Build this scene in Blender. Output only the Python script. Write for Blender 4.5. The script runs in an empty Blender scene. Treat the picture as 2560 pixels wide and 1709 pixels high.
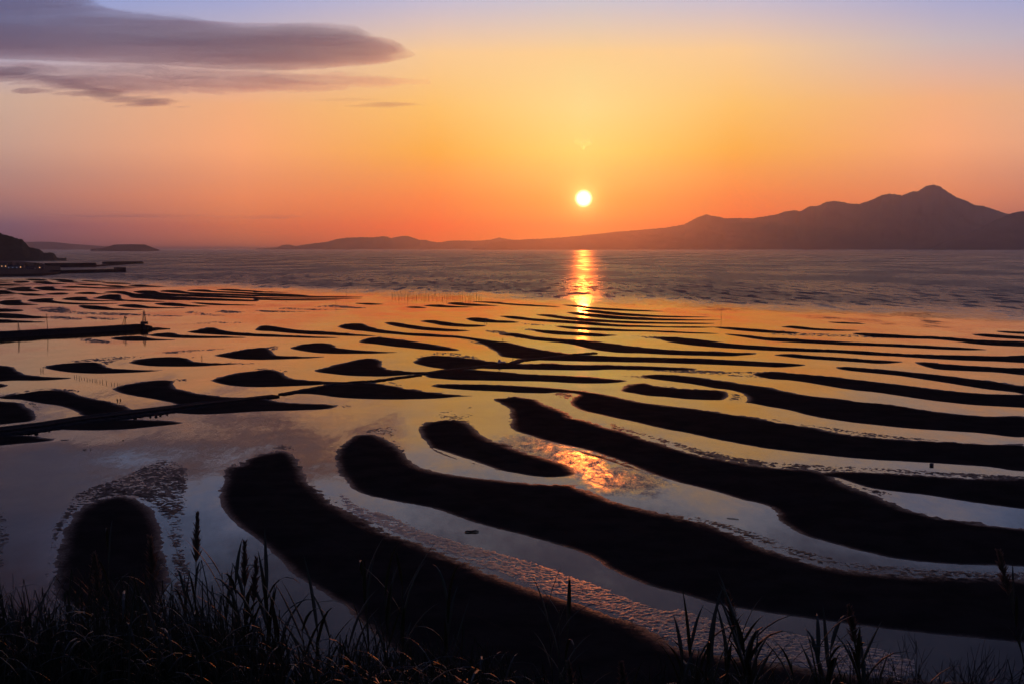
import bpy, bmesh, math, random
import numpy as np
from mathutils import Vector, Matrix

S = bpy.context.scene
COL = S.collection
R = math.radians
random.seed(7)

# ------------------------------------------------------------------ camera
FPX, CX, CY, HZ, CAMH = 3000.0, 1280.0, 854.5, 617.5, 50.0
PITCH = math.atan((CY - HZ) / FPX)
cam_d = bpy.data.cameras.new('camera')
cam_d.sensor_width = 36.0
cam_d.lens = 36.0 * FPX / 2560.0
cam_d.clip_start, cam_d.clip_end = 0.1, 200000.0
cam = bpy.data.objects.new('camera', cam_d)
COL.objects.link(cam)
cam.location = (0, 0, CAMH)
cam.rotation_euler = (Matrix.Rotation(math.pi / 2 - PITCH, 3, 'X') @ Matrix.Rotation(R(-0.06), 3, 'Z')).to_euler()
S.camera = cam

# ------------------------------------------------------------------ sky, sun, exposure
SUN_AZ, SUN_EL = R(3.40), R(2.28)
SUN_DIR = Vector((math.sin(SUN_AZ) * math.cos(SUN_EL), math.cos(SUN_AZ) * math.cos(SUN_EL), math.sin(SUN_EL)))


def lin(c):
    return tuple(((v / 255) / 12.92 if v / 255 <= 0.04045 else ((v / 255 + 0.055) / 1.055) ** 2.4) for v in c)


EL = [0, 1, 2.3, 4.5, 6.5, 9, 12, 15, 20, 30, 50, 90]
# radiance of the evening sky: columns by angle from the sun, rows by elevation EL
SKY = {
    0: [[0.1283, 0.0086, 0.0019], [0.1961, 0.0203, 0.0039], [0.1863, 0.2487, 0.0073], [0.5285, 0.69, 0.1294], [0.7837, 0.7191, 0.2495], [0.927, 0.64, 0.27], [0.4696, 0.5382, 0.7303], [0.1812, 0.1812, 0.3231], [0.0648, 0.0802, 0.2016], [0.0252, 0.0343, 0.1119], [0.013, 0.0185, 0.0648], [0.007, 0.0103, 0.0343]],
    7: [[0.3675, 0.0078, 0.0022], [0.811, 0.0135, 0.003], [0.8788, 0.1373, 0.0041], [0.9346, 0.419, 0.0074], [0.9821, 0.5546, 0.109], [0.9698, 0.621, 0.2896], [0.4133, 0.4908, 0.7677], [0.15, 0.1683, 0.3231], [0.0482, 0.0648, 0.1746], [0.0242, 0.0331, 0.1095], [0.013, 0.0185, 0.0648], [0.007, 0.0103, 0.0343]],
    16: [[0.0301, 0.0078, 0.0397], [0.6796, 0.1236, 0.0485], [1.0439, 0.2741, 0.0852], [1.1945, 0.4638, 0.1711], [1.029, 0.4768, 0.2057], [0.6276, 0.51, 0.5071], [0.2597, 0.3621, 0.7475], [0.0909, 0.1153, 0.2517], [0.0336, 0.0477, 0.1377], [0.0232, 0.0319, 0.107], [0.013, 0.0185, 0.0648], [0.007, 0.0103, 0.0343]],
    26: [[0.012, 0.0058, 0.0374], [0.1508, 0.0702, 0.1293], [0.5225, 0.2188, 0.1733], [0.7158, 0.4189, 0.3023], [0.719, 0.4756, 0.3478], [0.3893, 0.4016, 0.6157], [0.1729, 0.3105, 0.746], [0.0549, 0.077, 0.183], [0.0247, 0.0358, 0.108], [0.0212, 0.0307, 0.1022], [0.013, 0.0176, 0.0612], [0.007, 0.0103, 0.0343]],
    60: [[0.0513, 0.0369, 0.0931], [0.0648, 0.0482, 0.1119], [0.0976, 0.0685, 0.1441], [0.1274, 0.0976, 0.1878], [0.1441, 0.1221, 0.2307], [0.1274, 0.1274, 0.2623], [0.0887, 0.1022, 0.2462], [0.0436, 0.0578, 0.1557], [0.0255, 0.0386, 0.1153], [0.0176, 0.0273, 0.0931], [0.0116, 0.0168, 0.0578], [0.007, 0.0103, 0.0343]],
    180: [[0.0212, 0.0212, 0.0578], [0.0252, 0.0252, 0.0685], [0.0296, 0.0319, 0.0844], [0.0343, 0.0369, 0.0976], [0.0369, 0.0423, 0.107], [0.0343, 0.0423, 0.1119], [0.0296, 0.0382, 0.107], [0.0242, 0.0319, 0.0931], [0.0194, 0.0262, 0.0802], [0.0144, 0.0212, 0.0685], [0.0103, 0.0152, 0.0497], [0.007, 0.0103, 0.0343]],
}
NISHITA_STRENGTH = 0.05
NISHITA_TINT = (0.10, 0.14, 0.24)

world = bpy.data.worlds.new("World")
S.world = world
world.use_nodes = True
wt = world.node_tree
for n in list(wt.nodes):
    wt.nodes.remove(n)


class NT:
    """small helper to write node trees"""
    def __init__(self, tree):
        self.t = tree

    def n(self, kind, **kw):
        nd = self.t.nodes.new(kind)
        for k, v in kw.items():
            setattr(nd, k, v)
        return nd

    def put(self, sock, v):
        if isinstance(v, bpy.types.NodeSocket):
            self.t.links.new(v, sock)
        elif v is not None:
            sock.default_value = v

    def m(self, op, a, b=None, c=None, clamp=False):
        nd = self.n('ShaderNodeMath', operation=op, use_clamp=clamp)
        self.put(nd.inputs[0], a)
        self.put(nd.inputs[1], b)
        self.put(nd.inputs[2], c)
        return nd.outputs[0]

    def vm(self, op, a, b=None, out=0):
        nd = self.n('ShaderNodeVectorMath', operation=op)
        self.put(nd.inputs[0], a)
        self.put(nd.inputs[1], b)
        return nd.outputs[out]

    def rng(self, v, a, b, c=0.0, d=1.0, smooth=True):
        nd = self.n('ShaderNodeMapRange', interpolation_type='SMOOTHSTEP' if smooth else 'LINEAR', clamp=True)
        self.put(nd.inputs[0], v)
        for i, x in enumerate((a, b, c, d)):
            self.put(nd.inputs[1 + i], x)
        return nd.outputs[0]

    def mix(self, f, a, b, mode='MIX'):
        nd = self.n('ShaderNodeMix', data_type='RGBA', blend_type=mode)
        self.put(nd.inputs[0], f)
        self.put(nd.inputs[6], a if isinstance(a, bpy.types.NodeSocket) else (*a, 1.0))
        self.put(nd.inputs[7], b if isinstance(b, bpy.types.NodeSocket) else (*b, 1.0))
        return nd.outputs[2]

    def xyz(self, v):
        nd = self.n('ShaderNodeSeparateXYZ')
        self.put(nd.inputs[0], v)
        return nd.outputs

    def vec(self, x, y, z):
        nd = self.n('ShaderNodeCombineXYZ')
        for i, q in enumerate((x, y, z)):
            self.put(nd.inputs[i], q)
        return nd.outputs[0]

    def noise(self, v, scale, detail=2.0, rough=0.5, dist=0.0, color=False):
        nd = self.n('ShaderNodeTexNoise')
        self.put(nd.inputs['Vector'], v)
        nd.inputs['Scale'].default_value = scale
        nd.inputs['Detail'].default_value = detail
        nd.inputs['Roughness'].default_value = rough
        nd.inputs['Distortion'].default_value = dist
        return nd.outputs['Color' if color else 'Fac']


W = NT(wt)
dirv = W.n('ShaderNodeTexCoord').outputs['Generated']
dirv = W.vm('NORMALIZE', dirv)
dx, dy, dz = W.xyz(dirv)
elev = W.m('MULTIPLY', W.m('ARCSINE', dz), 180 / math.pi)
azim = W.m('MULTIPLY', W.m('ARCTAN2', dx, dy), 180 / math.pi)
aoff = W.m('ABSOLUTE', W.m('SUBTRACT', azim, math.degrees(SUN_AZ)))
aoff = W.m('MINIMUM', aoff, W.m('SUBTRACT', 360.0, aoff))
ef = W.m('SQRT', W.m('DIVIDE', W.m('MAXIMUM', elev, 0.0), 90.0))
cols = []
keys = sorted(SKY)
for k in keys:
    rp = W.n('ShaderNodeValToRGB')
    cr = rp.color_ramp
    cr.interpolation = 'B_SPLINE' if False else 'EASE'
    cr.interpolation = 'LINEAR'
    for i, (e, c) in enumerate(zip(EL, SKY[k])):
        p = math.sqrt(e / 90)
        el = cr.elements[0] if i == 0 else (cr.elements[1] if i == 1 else cr.elements.new(p))
        el.position = p
        el.color = (*c, 1)
    W.put(rp.inputs[0], ef)
    cols.append(rp.outputs[0])
sky = cols[0]
for i in range(1, len(keys)):
    sky = W.mix(W.rng(aoff, float(keys[i - 1]), float(keys[i]), smooth=False), sky, cols[i])
# thin far cirrus streaks low over the horizon
# the disc of the sun and the bright aureole round it
cosang = W.vm('DOT_PRODUCT', dirv, tuple(SUN_DIR), out=1)
ang = W.m('MULTIPLY', W.m('ARCCOSINE', W.m('MINIMUM', cosang, 1.0)), 180 / math.pi)
disc = W.rng(ang, 0.14, 0.46, 1.0, 0.0)
aur1 = W.m('POWER', 2.718, W.m('MULTIPLY', ang, -1.9))
aur2 = W.m('POWER', 2.718, W.m('MULTIPLY', ang, -0.45))
sky = W.mix(1.0, sky, W.mix(aur2, (0, 0, 0), (0.10, 0.055, 0.012)), 'ADD')
sky = W.mix(1.0, sky, W.mix(aur1, (0, 0, 0), (0.75, 0.55, 0.14)), 'ADD')
aur3 = W.m('POWER', 2.718, W.m('MULTIPLY', ang, -4.5))
sky = W.mix(1.0, sky, W.mix(aur3, (0, 0, 0), (2.4, 1.7, 0.6)), 'ADD')
sky = W.mix(1.0, sky, W.mix(disc, (0, 0, 0), (5.0, 4.4, 2.6)), 'ADD')
nsk = W.n('ShaderNodeTexSky', sky_type='NISHITA', sun_disc=False, sun_elevation=SUN_EL, sun_rotation=SUN_AZ)
nis = W.mix(1.0, nsk.outputs[0], NISHITA_TINT, 'MULTIPLY')
bg1 = W.n('ShaderNodeBackground')
W.put(bg1.inputs[0], nis)
bg1.inputs[1].default_value = NISHITA_STRENGTH
bg2 = W.n('ShaderNodeBackground')
W.put(bg2.inputs[0], sky)
bg2.inputs[1].default_value = 1.0
add = W.n('ShaderNodeAddShader')
W.t.links.new(bg1.outputs[0], add.inputs[0])
W.t.links.new(bg2.outputs[0], add.inputs[1])
wout = W.n('ShaderNodeOutputWorld')
W.t.links.new(add.outputs[0], wout.inputs[0])
world.cycles.sampling_method = 'MANUAL'
world.cycles.sample_map_resolution = 1024

sun_d = bpy.data.lights.new('sun', 'SUN')
sun_d.energy = 0.27
sun_d.angle = R(0.53)
sun_d.color = (1.0, 0.19, 0.03)
sun = bpy.data.objects.new('sun', sun_d)
COL.objects.link(sun)
sun.rotation_euler = (-SUN_DIR).to_track_quat('-Z', 'Y').to_euler()
sun.location = (0, 0, 200)

S.view_settings.view_transform = 'Standard'
S.view_settings.look = 'None'
S.view_settings.exposure = 0.0
S.view_settings.gamma = 1.0
S.view_settings.use_curve_mapping = False
S.render.engine = 'CYCLES'
cy = S.cycles
cy.use_denoising = True
cy.max_bounces = 5
cy.diffuse_bounces = 2
cy.glossy_bounces = 3
cy.transmission_bounces = 3
cy.volume_bounces = 1
cy.transparent_max_bounces = 12
cy.sample_clamp_indirect = 6.0
cy.sample_clamp_direct = 30.0

# ------------------------------------------------------------------ geometry of the view: pixels <-> places
_rot = cam.rotation_euler.to_matrix()
MROT = np.array(_rot)


def rays(px, py):
    d = np.stack([(np.asarray(px, float) - CX) / FPX, -(np.asarray(py, float) - CY) / FPX, -np.ones_like(np.asarray(px, float))], -1)
    return d @ MROT.T


def ground(px, py, z=0.0):
    """the point at height z that is seen at a pixel of the photograph"""
    d = rays(px, py)
    t = (z - CAMH) / d[..., 2]
    return d * t[..., None] + np.array([0, 0, CAMH])


def G(px, py, z=0.0):
    return Vector(ground(np.array(float(px)), np.array(float(py)), z).tolist())


def at(px, py, Y):
    d = rays(np.array(float(px)), np.array(float(py)))
    t = Y / d[1]
    return Vector((d[0] * t, Y, CAMH + d[2] * t))


# ------------------------------------------------------------------ materials
def mat(name, color, rough=0.8, spec=0.3, noise=None, metal=0.0):
    m = bpy.data.materials.new(name)
    m.use_nodes = True
    N = NT(m.node_tree)
    b = m.node_tree.nodes['Principled BSDF']
    b.inputs['Roughness'].default_value = rough
    b.inputs['Specular IOR Level'].default_value = spec
    b.inputs['Metallic'].default_value = metal
    if noise:
        g = N.n('ShaderNodeNewGeometry')
        f = N.noise(g.outputs['Position'], noise[0], 4.0, 0.6)
        f = N.rng(f, 0.3, 0.7)
        N.put(b.inputs['Base Color'], N.mix(f, color, noise[1]))
    else:
        b.inputs['Base Color'].default_value = (*color, 1)
    return m


M = {}
M['concrete'] = mat('weathered concrete', (0.10, 0.095, 0.09), 0.9, 0.05, (0.8, (0.06, 0.057, 0.055)))
M['darkstone'] = mat('wet dark stone', (0.045, 0.042, 0.04), 0.9, 0.03, (1.3, (0.025, 0.024, 0.023)))
M['metal'] = mat('grey painted steel', (0.12, 0.12, 0.13), 0.5, 0.4, (3.0, (0.08, 0.075, 0.07)))
M['white'] = mat('white paint', (0.75, 0.75, 0.73), 0.4, 0.4, (2.0, (0.65, 0.65, 0.63)))
M['red'] = mat('red paint', (0.45, 0.05, 0.04), 0.45, 0.4, (2.0, (0.38, 0.05, 0.04)))
M['glass'] = mat('dark glass', (0.02, 0.022, 0.025), 0.1, 0.6)
M['rubber'] = mat('black rubber', (0.02, 0.02, 0.02), 0.8, 0.2, (8.0, (0.03, 0.03, 0.03)))
M['wood'] = mat('weathered wood', (0.07, 0.055, 0.04), 0.85, 0.2, (4.0, (0.04, 0.032, 0.025)))
M['bamboo'] = mat('old bamboo', (0.05, 0.042, 0.03), 0.85, 0.05, (3.0, (0.035, 0.03, 0.02)))
M['cloth'] = mat('dark clothing', (0.04, 0.04, 0.05), 0.9, 0.1, (9.0, (0.03, 0.03, 0.04)))
M['skin'] = mat('skin', (0.35, 0.22, 0.16), 0.6, 0.3)
M['wall'] = mat('plaster house wall', (0.24, 0.22, 0.2), 0.9, 0.1, (1.0, (0.18, 0.17, 0.16)))
M['roof'] = mat('grey roof tiles', (0.06, 0.06, 0.065), 0.7, 0.3, (2.0, (0.04, 0.04, 0.045)))
M['forest'] = mat('dark evergreen forest', (0.045, 0.06, 0.03), 0.9, 0.05, (0.05, (0.03, 0.045, 0.022)))
M['mountain'] = mat('wooded mountain', (0.06, 0.065, 0.05), 0.95, 0.0, (0.002, (0.045, 0.05, 0.04)))
M['soil'] = mat('dark hillside soil', (0.045, 0.038, 0.028), 0.95, 0.05, (0.6, (0.03, 0.03, 0.018)))
M['bark'] = mat('grey twig bark', (0.05, 0.04, 0.032), 0.85, 0.1, (6.0, (0.035, 0.03, 0.025)))
M['crate'] = mat('blue plastic crate', (0.05, 0.06, 0.09), 0.6, 0.3, (4.0, (0.04, 0.05, 0.07)))


def lamp_mat(name, col, k):
    m = bpy.data.materials.new(name)
    m.use_nodes = True
    b = m.node_tree.nodes['Principled BSDF']
    b.inputs['Emission Color'].default_value = (*col, 1)
    b.inputs['Emission Strength'].default_value = k
    return m


M['lit'] = lamp_mat('lit window, warm', (1.0, 0.45, 0.15), 2.0)
M['litblue'] = lamp_mat('lit window, cool', (0.45, 0.6, 1.0), 0.25)


def leaf_mat(name, c1, c2, rough, trans):
    m = bpy.data.materials.new(name)
    m.use_nodes = True
    N = NT(m.node_tree)
    b = m.node_tree.nodes['Principled BSDF']
    g = N.n('ShaderNodeNewGeometry')
    f = N.rng(N.noise(g.outputs['Position'], 5.0, 3.0), 0.35, 0.65)
    c = N.mix(f, c1, c2)
    N.put(b.inputs['Base Color'], c)
    b.inputs['Roughness'].default_value = rough
    b.inputs['Specular IOR Level'].default_value = 0.4
    tr = N.n('ShaderNodeBsdfTranslucent')
    N.put(tr.inputs[0], c)
    mx = N.n('ShaderNodeMixShader')
    mx.inputs[0].default_value = trans
    N.t.links.new(b.outputs[0], mx.inputs[1])
    N.t.links.new(tr.outputs[0], mx.inputs[2])
    N.t.links.new(mx.outputs[0], m.node_tree.nodes['Material Output'].inputs[0])
    return m


M['reed'] = leaf_mat('green reed leaf', (0.045, 0.058, 0.022), (0.06, 0.055, 0.026), 0.5, 0.14)
M['grass'] = leaf_mat('long dark grass', (0.040, 0.046, 0.018), (0.055, 0.045, 0.022), 0.75, 0.06)
M['spray'] = leaf_mat('drooping leaf spray', (0.042, 0.05, 0.018), (0.075, 0.06, 0.028), 0.36, 0.16)
M['plume'] = leaf_mat('fluffy reed plume', (0.22, 0.16, 0.10), (0.16, 0.11, 0.07), 0.8, 0.35)
M['cane'] = leaf_mat('reed stem', (0.07, 0.07, 0.03), (0.09, 0.07, 0.035), 0.5, 0.05)

# wet tidal sand: glossy and dark where the water has just left it, matt higher up
def sand_mat(name, spec, rough, top):
    m = bpy.data.materials.new(name)
    m.use_nodes = True
    N = NT(m.node_tree)
    b = m.node_tree.nodes['Principled BSDF']
    pos = N.n('ShaderNodeNewGeometry').outputs['Position']
    px_, py_, pz_ = N.xyz(pos)
    fine = N.noise(pos, 2.2, 4.0, 0.65)
    wet = N.rng(N.m('ADD', pz_, N.m('MULTIPLY', N.m('SUBTRACT', fine, 0.5), 0.10)), 0.0, top, 1.0, 0.0)
    N.put(b.inputs['Base Color'], N.mix(N.rng(N.noise(pos, 0.12, 4.0, 0.6), 0.35, 0.65), (0.052, 0.040, 0.031), (0.034, 0.027, 0.022)))
    N.put(b.inputs['Roughness'], N.m('MULTIPLY_ADD', wet, rough - 0.9, 0.9))
    N.put(b.inputs['Specular IOR Level'], N.m('MULTIPLY', wet, spec))
    nz = N.noise(pos, 7.0, 3.0, 0.6, color=True)
    nrm = N.vm('NORMALIZE', N.vm('ADD', N.n('ShaderNodeNewGeometry').outputs['Normal'],
                                N.vm('MULTIPLY', N.vm('SUBTRACT', nz, (0.5, 0.5, 0.5)), (0.5, 0.5, 0.0))))
    N.put(b.inputs['Normal'], nrm)
    return m


M['sand'] = sand_mat('wet tidal sand', 0.08, 0.42, 0.08)
M['ripples'] = sand_mat('soaked sand ripples', 1.0, 0.38, 0.20)

# water: still film on the flat, ruffled sea beyond its edge
CALM, CHOP = 0.020, 0.95
RUFFLE = [(4, 300, 12, 22), (14, 278, 11, 20), (24, 256, 10, 18)]
m = bpy.data.materials.new('sea water')
m.use_nodes = True
N = NT(m.node_tree)
b = m.node_tree.nodes['Principled BSDF']
pos = N.n('ShaderNodeNewGeometry').outputs['Position']
x_, y_, z_ = N.xyz(pos)
edge = N.m('MULTIPLY_ADD', x_, 0.9, y_)
wob = N.noise(N.vm('MULTIPLY', pos, (1.0, 0.55, 1.0)), 0.012, 5.0, 0.65)
edge = N.m('ADD', edge, N.m('MULTIPLY', N.m('SUBTRACT', wob, 0.5), 420.0))
chop = N.rng(edge, 1060.0, 1400.0)
wind = N.rng(N.noise(N.vm('MULTIPLY', pos, (1.0, 0.4, 1.0)), 0.006, 4.0, 0.6), 0.35, 0.65, 0.75, 1.2)
dash = N.rng(N.noise(N.vm('MULTIPLY', pos, (0.7, 0.13, 1.0)), 0.11, 4.0, 0.6), 0.52, 0.60)
band = N.m('MULTIPLY', N.rng(edge, 1100.0, 1300.0), N.rng(edge, 1350.0, 2400.0, 1.0, 0.12))
dash = N.m('MULTIPLY', dash, band)
ruf = None
for (rx, ry, sx, sy) in RUFFLE:
    q = N.vm('LENGTH', N.vm('MULTIPLY', N.vm('SUBTRACT', pos, (rx, ry, 0)), (1 / sx, 1 / sy, 0)), out=1)
    g = N.rng(N.m('ADD', q, N.m('MULTIPLY', N.m('SUBTRACT', N.noise(pos, 0.15, 4.0), 0.5), 1.2)), 0.35, 1.25, 1.0, 0.0)
    ruf = g if ruf is None else N.m('MAXIMUM', ruf, g)
amp = N.m('MULTIPLY_ADD', N.m('MULTIPLY', chop, wind), N.m('MULTIPLY_ADD', dash, 0.3, CHOP), CALM)
amp = N.m('ADD', amp, N.m('MULTIPLY', ruf, 0.36))
n1 = N.noise(pos, 4.5, 2.0, 0.6, color=True)
n2 = N.noise(N.vm('MULTIPLY', pos, (0.9, 0.35, 1.0)), 0.65, 3.0, 0.6, color=True)
nn = N.vm('ADD', N.vm('MULTIPLY', N.vm('SUBTRACT', n1, (0.5, 0.5, 0.5)), (1.5, 1.2, 0)),
          N.vm('MULTIPLY', N.vm('SUBTRACT', n2, (0.5, 0.5, 0.5)), (0.9, 0.9, 0)))
n3 = N.noise(N.vm('MULTIPLY', pos, (1.0, 0.22, 1.0)), 0.17, 3.0, 0.6, color=True)
n3 = N.vm('MULTIPLY', N.vm('SUBTRACT', n3, (0.5, 0.5, 0.5)), (0.4, 0.5, 0))
nn = N.vm('ADD', nn, n3)
nsc = N.n('ShaderNodeVectorMath', operation='SCALE')
N.put(nsc.inputs[0], nn)
N.put(nsc.inputs['Scale'], amp)
n4 = N.noise(N.vm('MULTIPLY', pos, (1.0, 0.5, 1.0)), 0.035, 3.0, 0.55, color=True)
n4 = N.vm('MULTIPLY', N.vm('SUBTRACT', n4, (0.5, 0.5, 0.5)), (0.03, 0.06, 0))
nrm = N.vm('NORMALIZE', N.vm('ADD', N.vm('ADD', nsc.outputs[0], n4), (0, 0, 1)))
rough = N.m('ADD', N.m('MULTIPLY', ruf, 0.20), N.m('MULTIPLY_ADD', N.m('MULTIPLY', chop, wind), N.m('MULTIPLY_ADD', dash, 0.40, 0.23), 0.05))
m.node_tree.nodes.remove(b)
# dark silty body below; warmth of the evening reflection is put into the gloss colour
gl = N.n('ShaderNodeBsdfGlossy', distribution='GGX')
gl.inputs['Color'].default_value = (1.0, 0.90, 0.74, 1)
N.put(gl.inputs['Roughness'], rough)
N.put(gl.inputs['Normal'], nrm)
silt = N.n('ShaderNodeBsdfDiffuse')
silt.inputs[0].default_value = (0.024, 0.018, 0.013, 1)
fr = N.n('ShaderNodeFresnel')
fr.inputs['IOR'].default_value = 1.333
N.put(fr.inputs['Normal'], nrm)
refl_cut = N.m('MULTIPLY_ADD', chop, 0.30, N.rng(N.noise(pos, 0.06, 5.0, 0.65), 0.3, 0.75, 0.13, 0.20))  # reflected light cut down in the mix, most over the choppy sea
mx = N.n('ShaderNodeMixShader')
N.put(mx.inputs[0], N.m('MULTIPLY', fr.outputs[0], N.m('SUBTRACT', 1.0, refl_cut)))
N.t.links.new(silt.outputs[0], mx.inputs[1])
N.t.links.new(gl.outputs[0], mx.inputs[2])
N.t.links.new(mx.outputs[0], m.node_tree.nodes['Material Output'].inputs['Surface'])
M['water'] = m


def volume_mat(name, color, density, g):
    m = bpy.data.materials.new(name)
    m.use_nodes = True
    t = m.node_tree
    for n in list(t.nodes):
        t.nodes.remove(n)
    out = t.nodes.new('ShaderNodeOutputMaterial')
    v = t.nodes.new('ShaderNodeVolumePrincipled')
    v.inputs['Color'].default_value = (*color, 1)
    v.inputs['Density'].default_value = density
    v.inputs['Anisotropy'].default_value = g
    t.links.new(v.outputs[0], out.inputs['Volume'])
    return m


M['haze'] = volume_mat('haze air', (0.80, 0.78, 0.95), 2.0e-5, 0.87)
M['cloud'] = volume_mat('cloud', (0.93, 0.90, 0.96), 2.2e-3, 0.5)


# ------------------------------------------------------------------ mesh helpers
class MB:
    def __init__(self):
        self.v, self.f = [], []

    def poly(self, pts, faces):
        o = len(self.v)
        self.v += [tuple(p) for p in pts]
        self.f += [tuple(i + o for i in f) for f in faces]

    def box(self, c, s, rz=0.0, taper=1.0):
        x, y, z = s[0] / 2, s[1] / 2, s[2] / 2
        ca, sa = math.cos(rz), math.sin(rz)
        pts = []
        for k, zz in ((1.0, -z), (taper, z)):
            for a, b_ in ((-x, -y), (x, -y), (x, y), (-x, y)):
                a, b_ = a * k, b_ * k
                pts.append((c[0] + a * ca - b_ * sa, c[1] + a * sa + b_ * ca, c[2] + zz))
        self.poly(pts, [(3, 2, 1, 0), (4, 5, 6, 7), (0, 1, 5, 4), (1, 2, 6, 5), (2, 3, 7, 6), (3, 0, 4, 7)])

    def tube(self, pts, rad, n=6):
        pts = [Vector(p) for p in pts]
        if not isinstance(rad, (list, tuple)):
            rad = [rad] * len(pts)
        ring = []
        for i, p in enumerate(pts):
            d = (pts[min(i + 1, len(pts) - 1)] - pts[max(i - 1, 0)]).normalized()
            u = d.cross(Vector((0, 0, 1)) if abs(d.z) < 0.95 else Vector((1, 0, 0))).normalized()
            w = d.cross(u)
            ring.append([p + (u * math.cos(2 * math.pi * k / n) + w * math.sin(2 * math.pi * k / n)) * rad[i] for k in range(n)])
        f = []
        for i in range(len(pts) - 1):
            for k in range(n):
                f.append((i * n + k, i * n + (k + 1) % n, (i + 1) * n + (k + 1) % n, (i + 1) * n + k))
        f.append(tuple(range(n - 1, -1, -1)))
        f.append(tuple((len(pts) - 1) * n + k for k in range(n)))
        self.poly([p for r in ring for p in r], f)

    def blade(self, pts, widths, side):
        """a leaf: a strip with a slight keel along the midrib"""
        v, f = [], []
        for i, (p, w) in enumerate(zip(pts, widths)):
            p = Vector(p)
            d = (Vector(pts[min(i + 1, len(pts) - 1)]) - Vector(pts[max(i - 1, 0)])).normalized()
            s = side - d * side.dot(d)
            s = s.normalized() if s.length > 1e-5 else Vector((1, 0, 0))
            up = s.cross(d)
            v += [p - s * w / 2, p - up * w * 0.18, p + s * w / 2]
            if i:
                a = 3 * (i - 1)
                f += [(a, a + 1, a + 4, a + 3), (a + 1, a + 2, a + 5, a + 4)]
        self.poly(v, f)

    def build(self, name, material, parent=None, smooth=False):
        me = bpy.data.meshes.new(name)
        me.from_pydata(self.v, [], self.f)
        me.validate()
        if smooth:
            me.polygons.foreach_set('use_smooth', [True] * len(me.polygons))
        me.materials.append(material)
        o = bpy.data.objects.new(name, me)
        COL.objects.link(o)
        if parent:
            o.parent = parent
        return o


def tag(o, label=None, cat=None, group=None, kind=None):
    if label:
        o['label'] = label
    if cat:
        o['category'] = cat
    if group:
        o['group'] = group
    if kind:
        o['kind'] = kind
    return o


def thing(name, loc, label, cat, group=None, rz=0.0):
    o = bpy.data.objects.new(name, None)
    COL.objects.link(o)
    o.location = loc
    o.rotation_euler = (0, 0, rz)
    o.empty_display_size = 0.2
    return tag(o, label, cat, group)


def dup(root, loc, rz=0.0, scale=1.0):
    r = root.copy()
    COL.objects.link(r)
    r.location = loc
    r.rotation_euler = (0, 0, rz)
    r.scale = (scale,) * 3
    for ch in list(root.children):
        c = ch.copy()
        COL.objects.link(c)
        c.parent = r
        for g in list(ch.children):
            d = g.copy()
            COL.objects.link(d)
            d.parent = c
    return r


def grid_mesh(name, P, keep, material, kind='structure', smooth=True):
    """P: (rows, cols, 3) points; keep: (rows-1, cols-1) cells to keep"""
    r, c = P.shape[:2]
    idx = np.arange(r * c).reshape(r, c)
    quads = np.stack([idx[:-1, :-1], idx[1:, :-1], idx[1:, 1:], idx[:-1, 1:]], -1)[keep]
    if len(quads) == 0:
        return None
    used = np.unique(quads)
    re = np.full(r * c, -1)
    re[used] = np.arange(len(used))
    quads = re[quads]
    V = P.reshape(-1, 3)[used]
    me = bpy.data.meshes.new(name)
    me.vertices.add(len(V))
    me.vertices.foreach_set('co', V.astype(np.float32).ravel())
    me.loops.add(quads.size)
    me.loops.foreach_set('vertex_index', quads.astype(np.int32).ravel())
    me.polygons.add(len(quads))
    me.polygons.foreach_set('loop_start', np.arange(0, quads.size, 4, dtype=np.int32))
    me.polygons.foreach_set('loop_total', np.full(len(quads), 4, dtype=np.int32))
    me.update(calc_edges=True)
    me.polygons.foreach_set('use_smooth', np.full(len(quads), smooth))
    me.materials.append(material)
    o = bpy.data.objects.new(name, me)
    COL.objects.link(o)
    if kind:
        o['kind'] = kind
    return o


_tab = np.random.RandomState(3).rand(512, 512)


def vnoise(x, y, seed=0):
    x = x + seed * 37.31
    y = y + seed * 71.77
    xi, yi = np.floor(x).astype(int), np.floor(y).astype(int)
    fx, fy = x - xi, y - yi
    fx, fy = fx * fx * (3 - 2 * fx), fy * fy * (3 - 2 * fy)
    a, b_ = _tab[yi & 511, xi & 511], _tab[yi & 511, (xi + 1) & 511]
    c, d = _tab[(yi + 1) & 511, xi & 511], _tab[(yi + 1) & 511, (xi + 1) & 511]
    return (a * (1 - fx) + b_ * fx) * (1 - fy) + (c * (1 - fx) + d * fx) * fy - 0.5


def fbm(x, y, octs, seed=0):
    s = 0
    for i, (lam, amp) in enumerate(octs):
        s = s + amp * vnoise(x / lam, y / lam, seed + i)
    return s


def spline(pts, n=6):
    P = np.array(pts, float)
    out = []
    m_ = len(P)
    for i in range(m_):
        p0, p1, p2, p3 = P[i - 1], P[i], P[(i + 1) % m_], P[(i + 2) % m_]
        # centripetal-like tangents, kept short so that thin tails do not overshoot
        d1, d2, d0 = np.linalg.norm(p2 - p1) + 1e-6, np.linalg.norm(p3 - p2) + 1e-6, np.linalg.norm(p1 - p0) + 1e-6
        t1 = (p2 - p0) / (d0 + d1) * d1
        t2 = (p3 - p1) / (d1 + d2) * d1
        for k in range(n):
            t = k / n
            h00, h10 = 2 * t ** 3 - 3 * t ** 2 + 1, t ** 3 - 2 * t ** 2 + t
            h01, h11 = -2 * t ** 3 + 3 * t ** 2, t ** 3 - t ** 2
            out.append(h00 * p1 + h10 * t1 + h01 * p2 + h11 * t2)
    return np.array(out)


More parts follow.
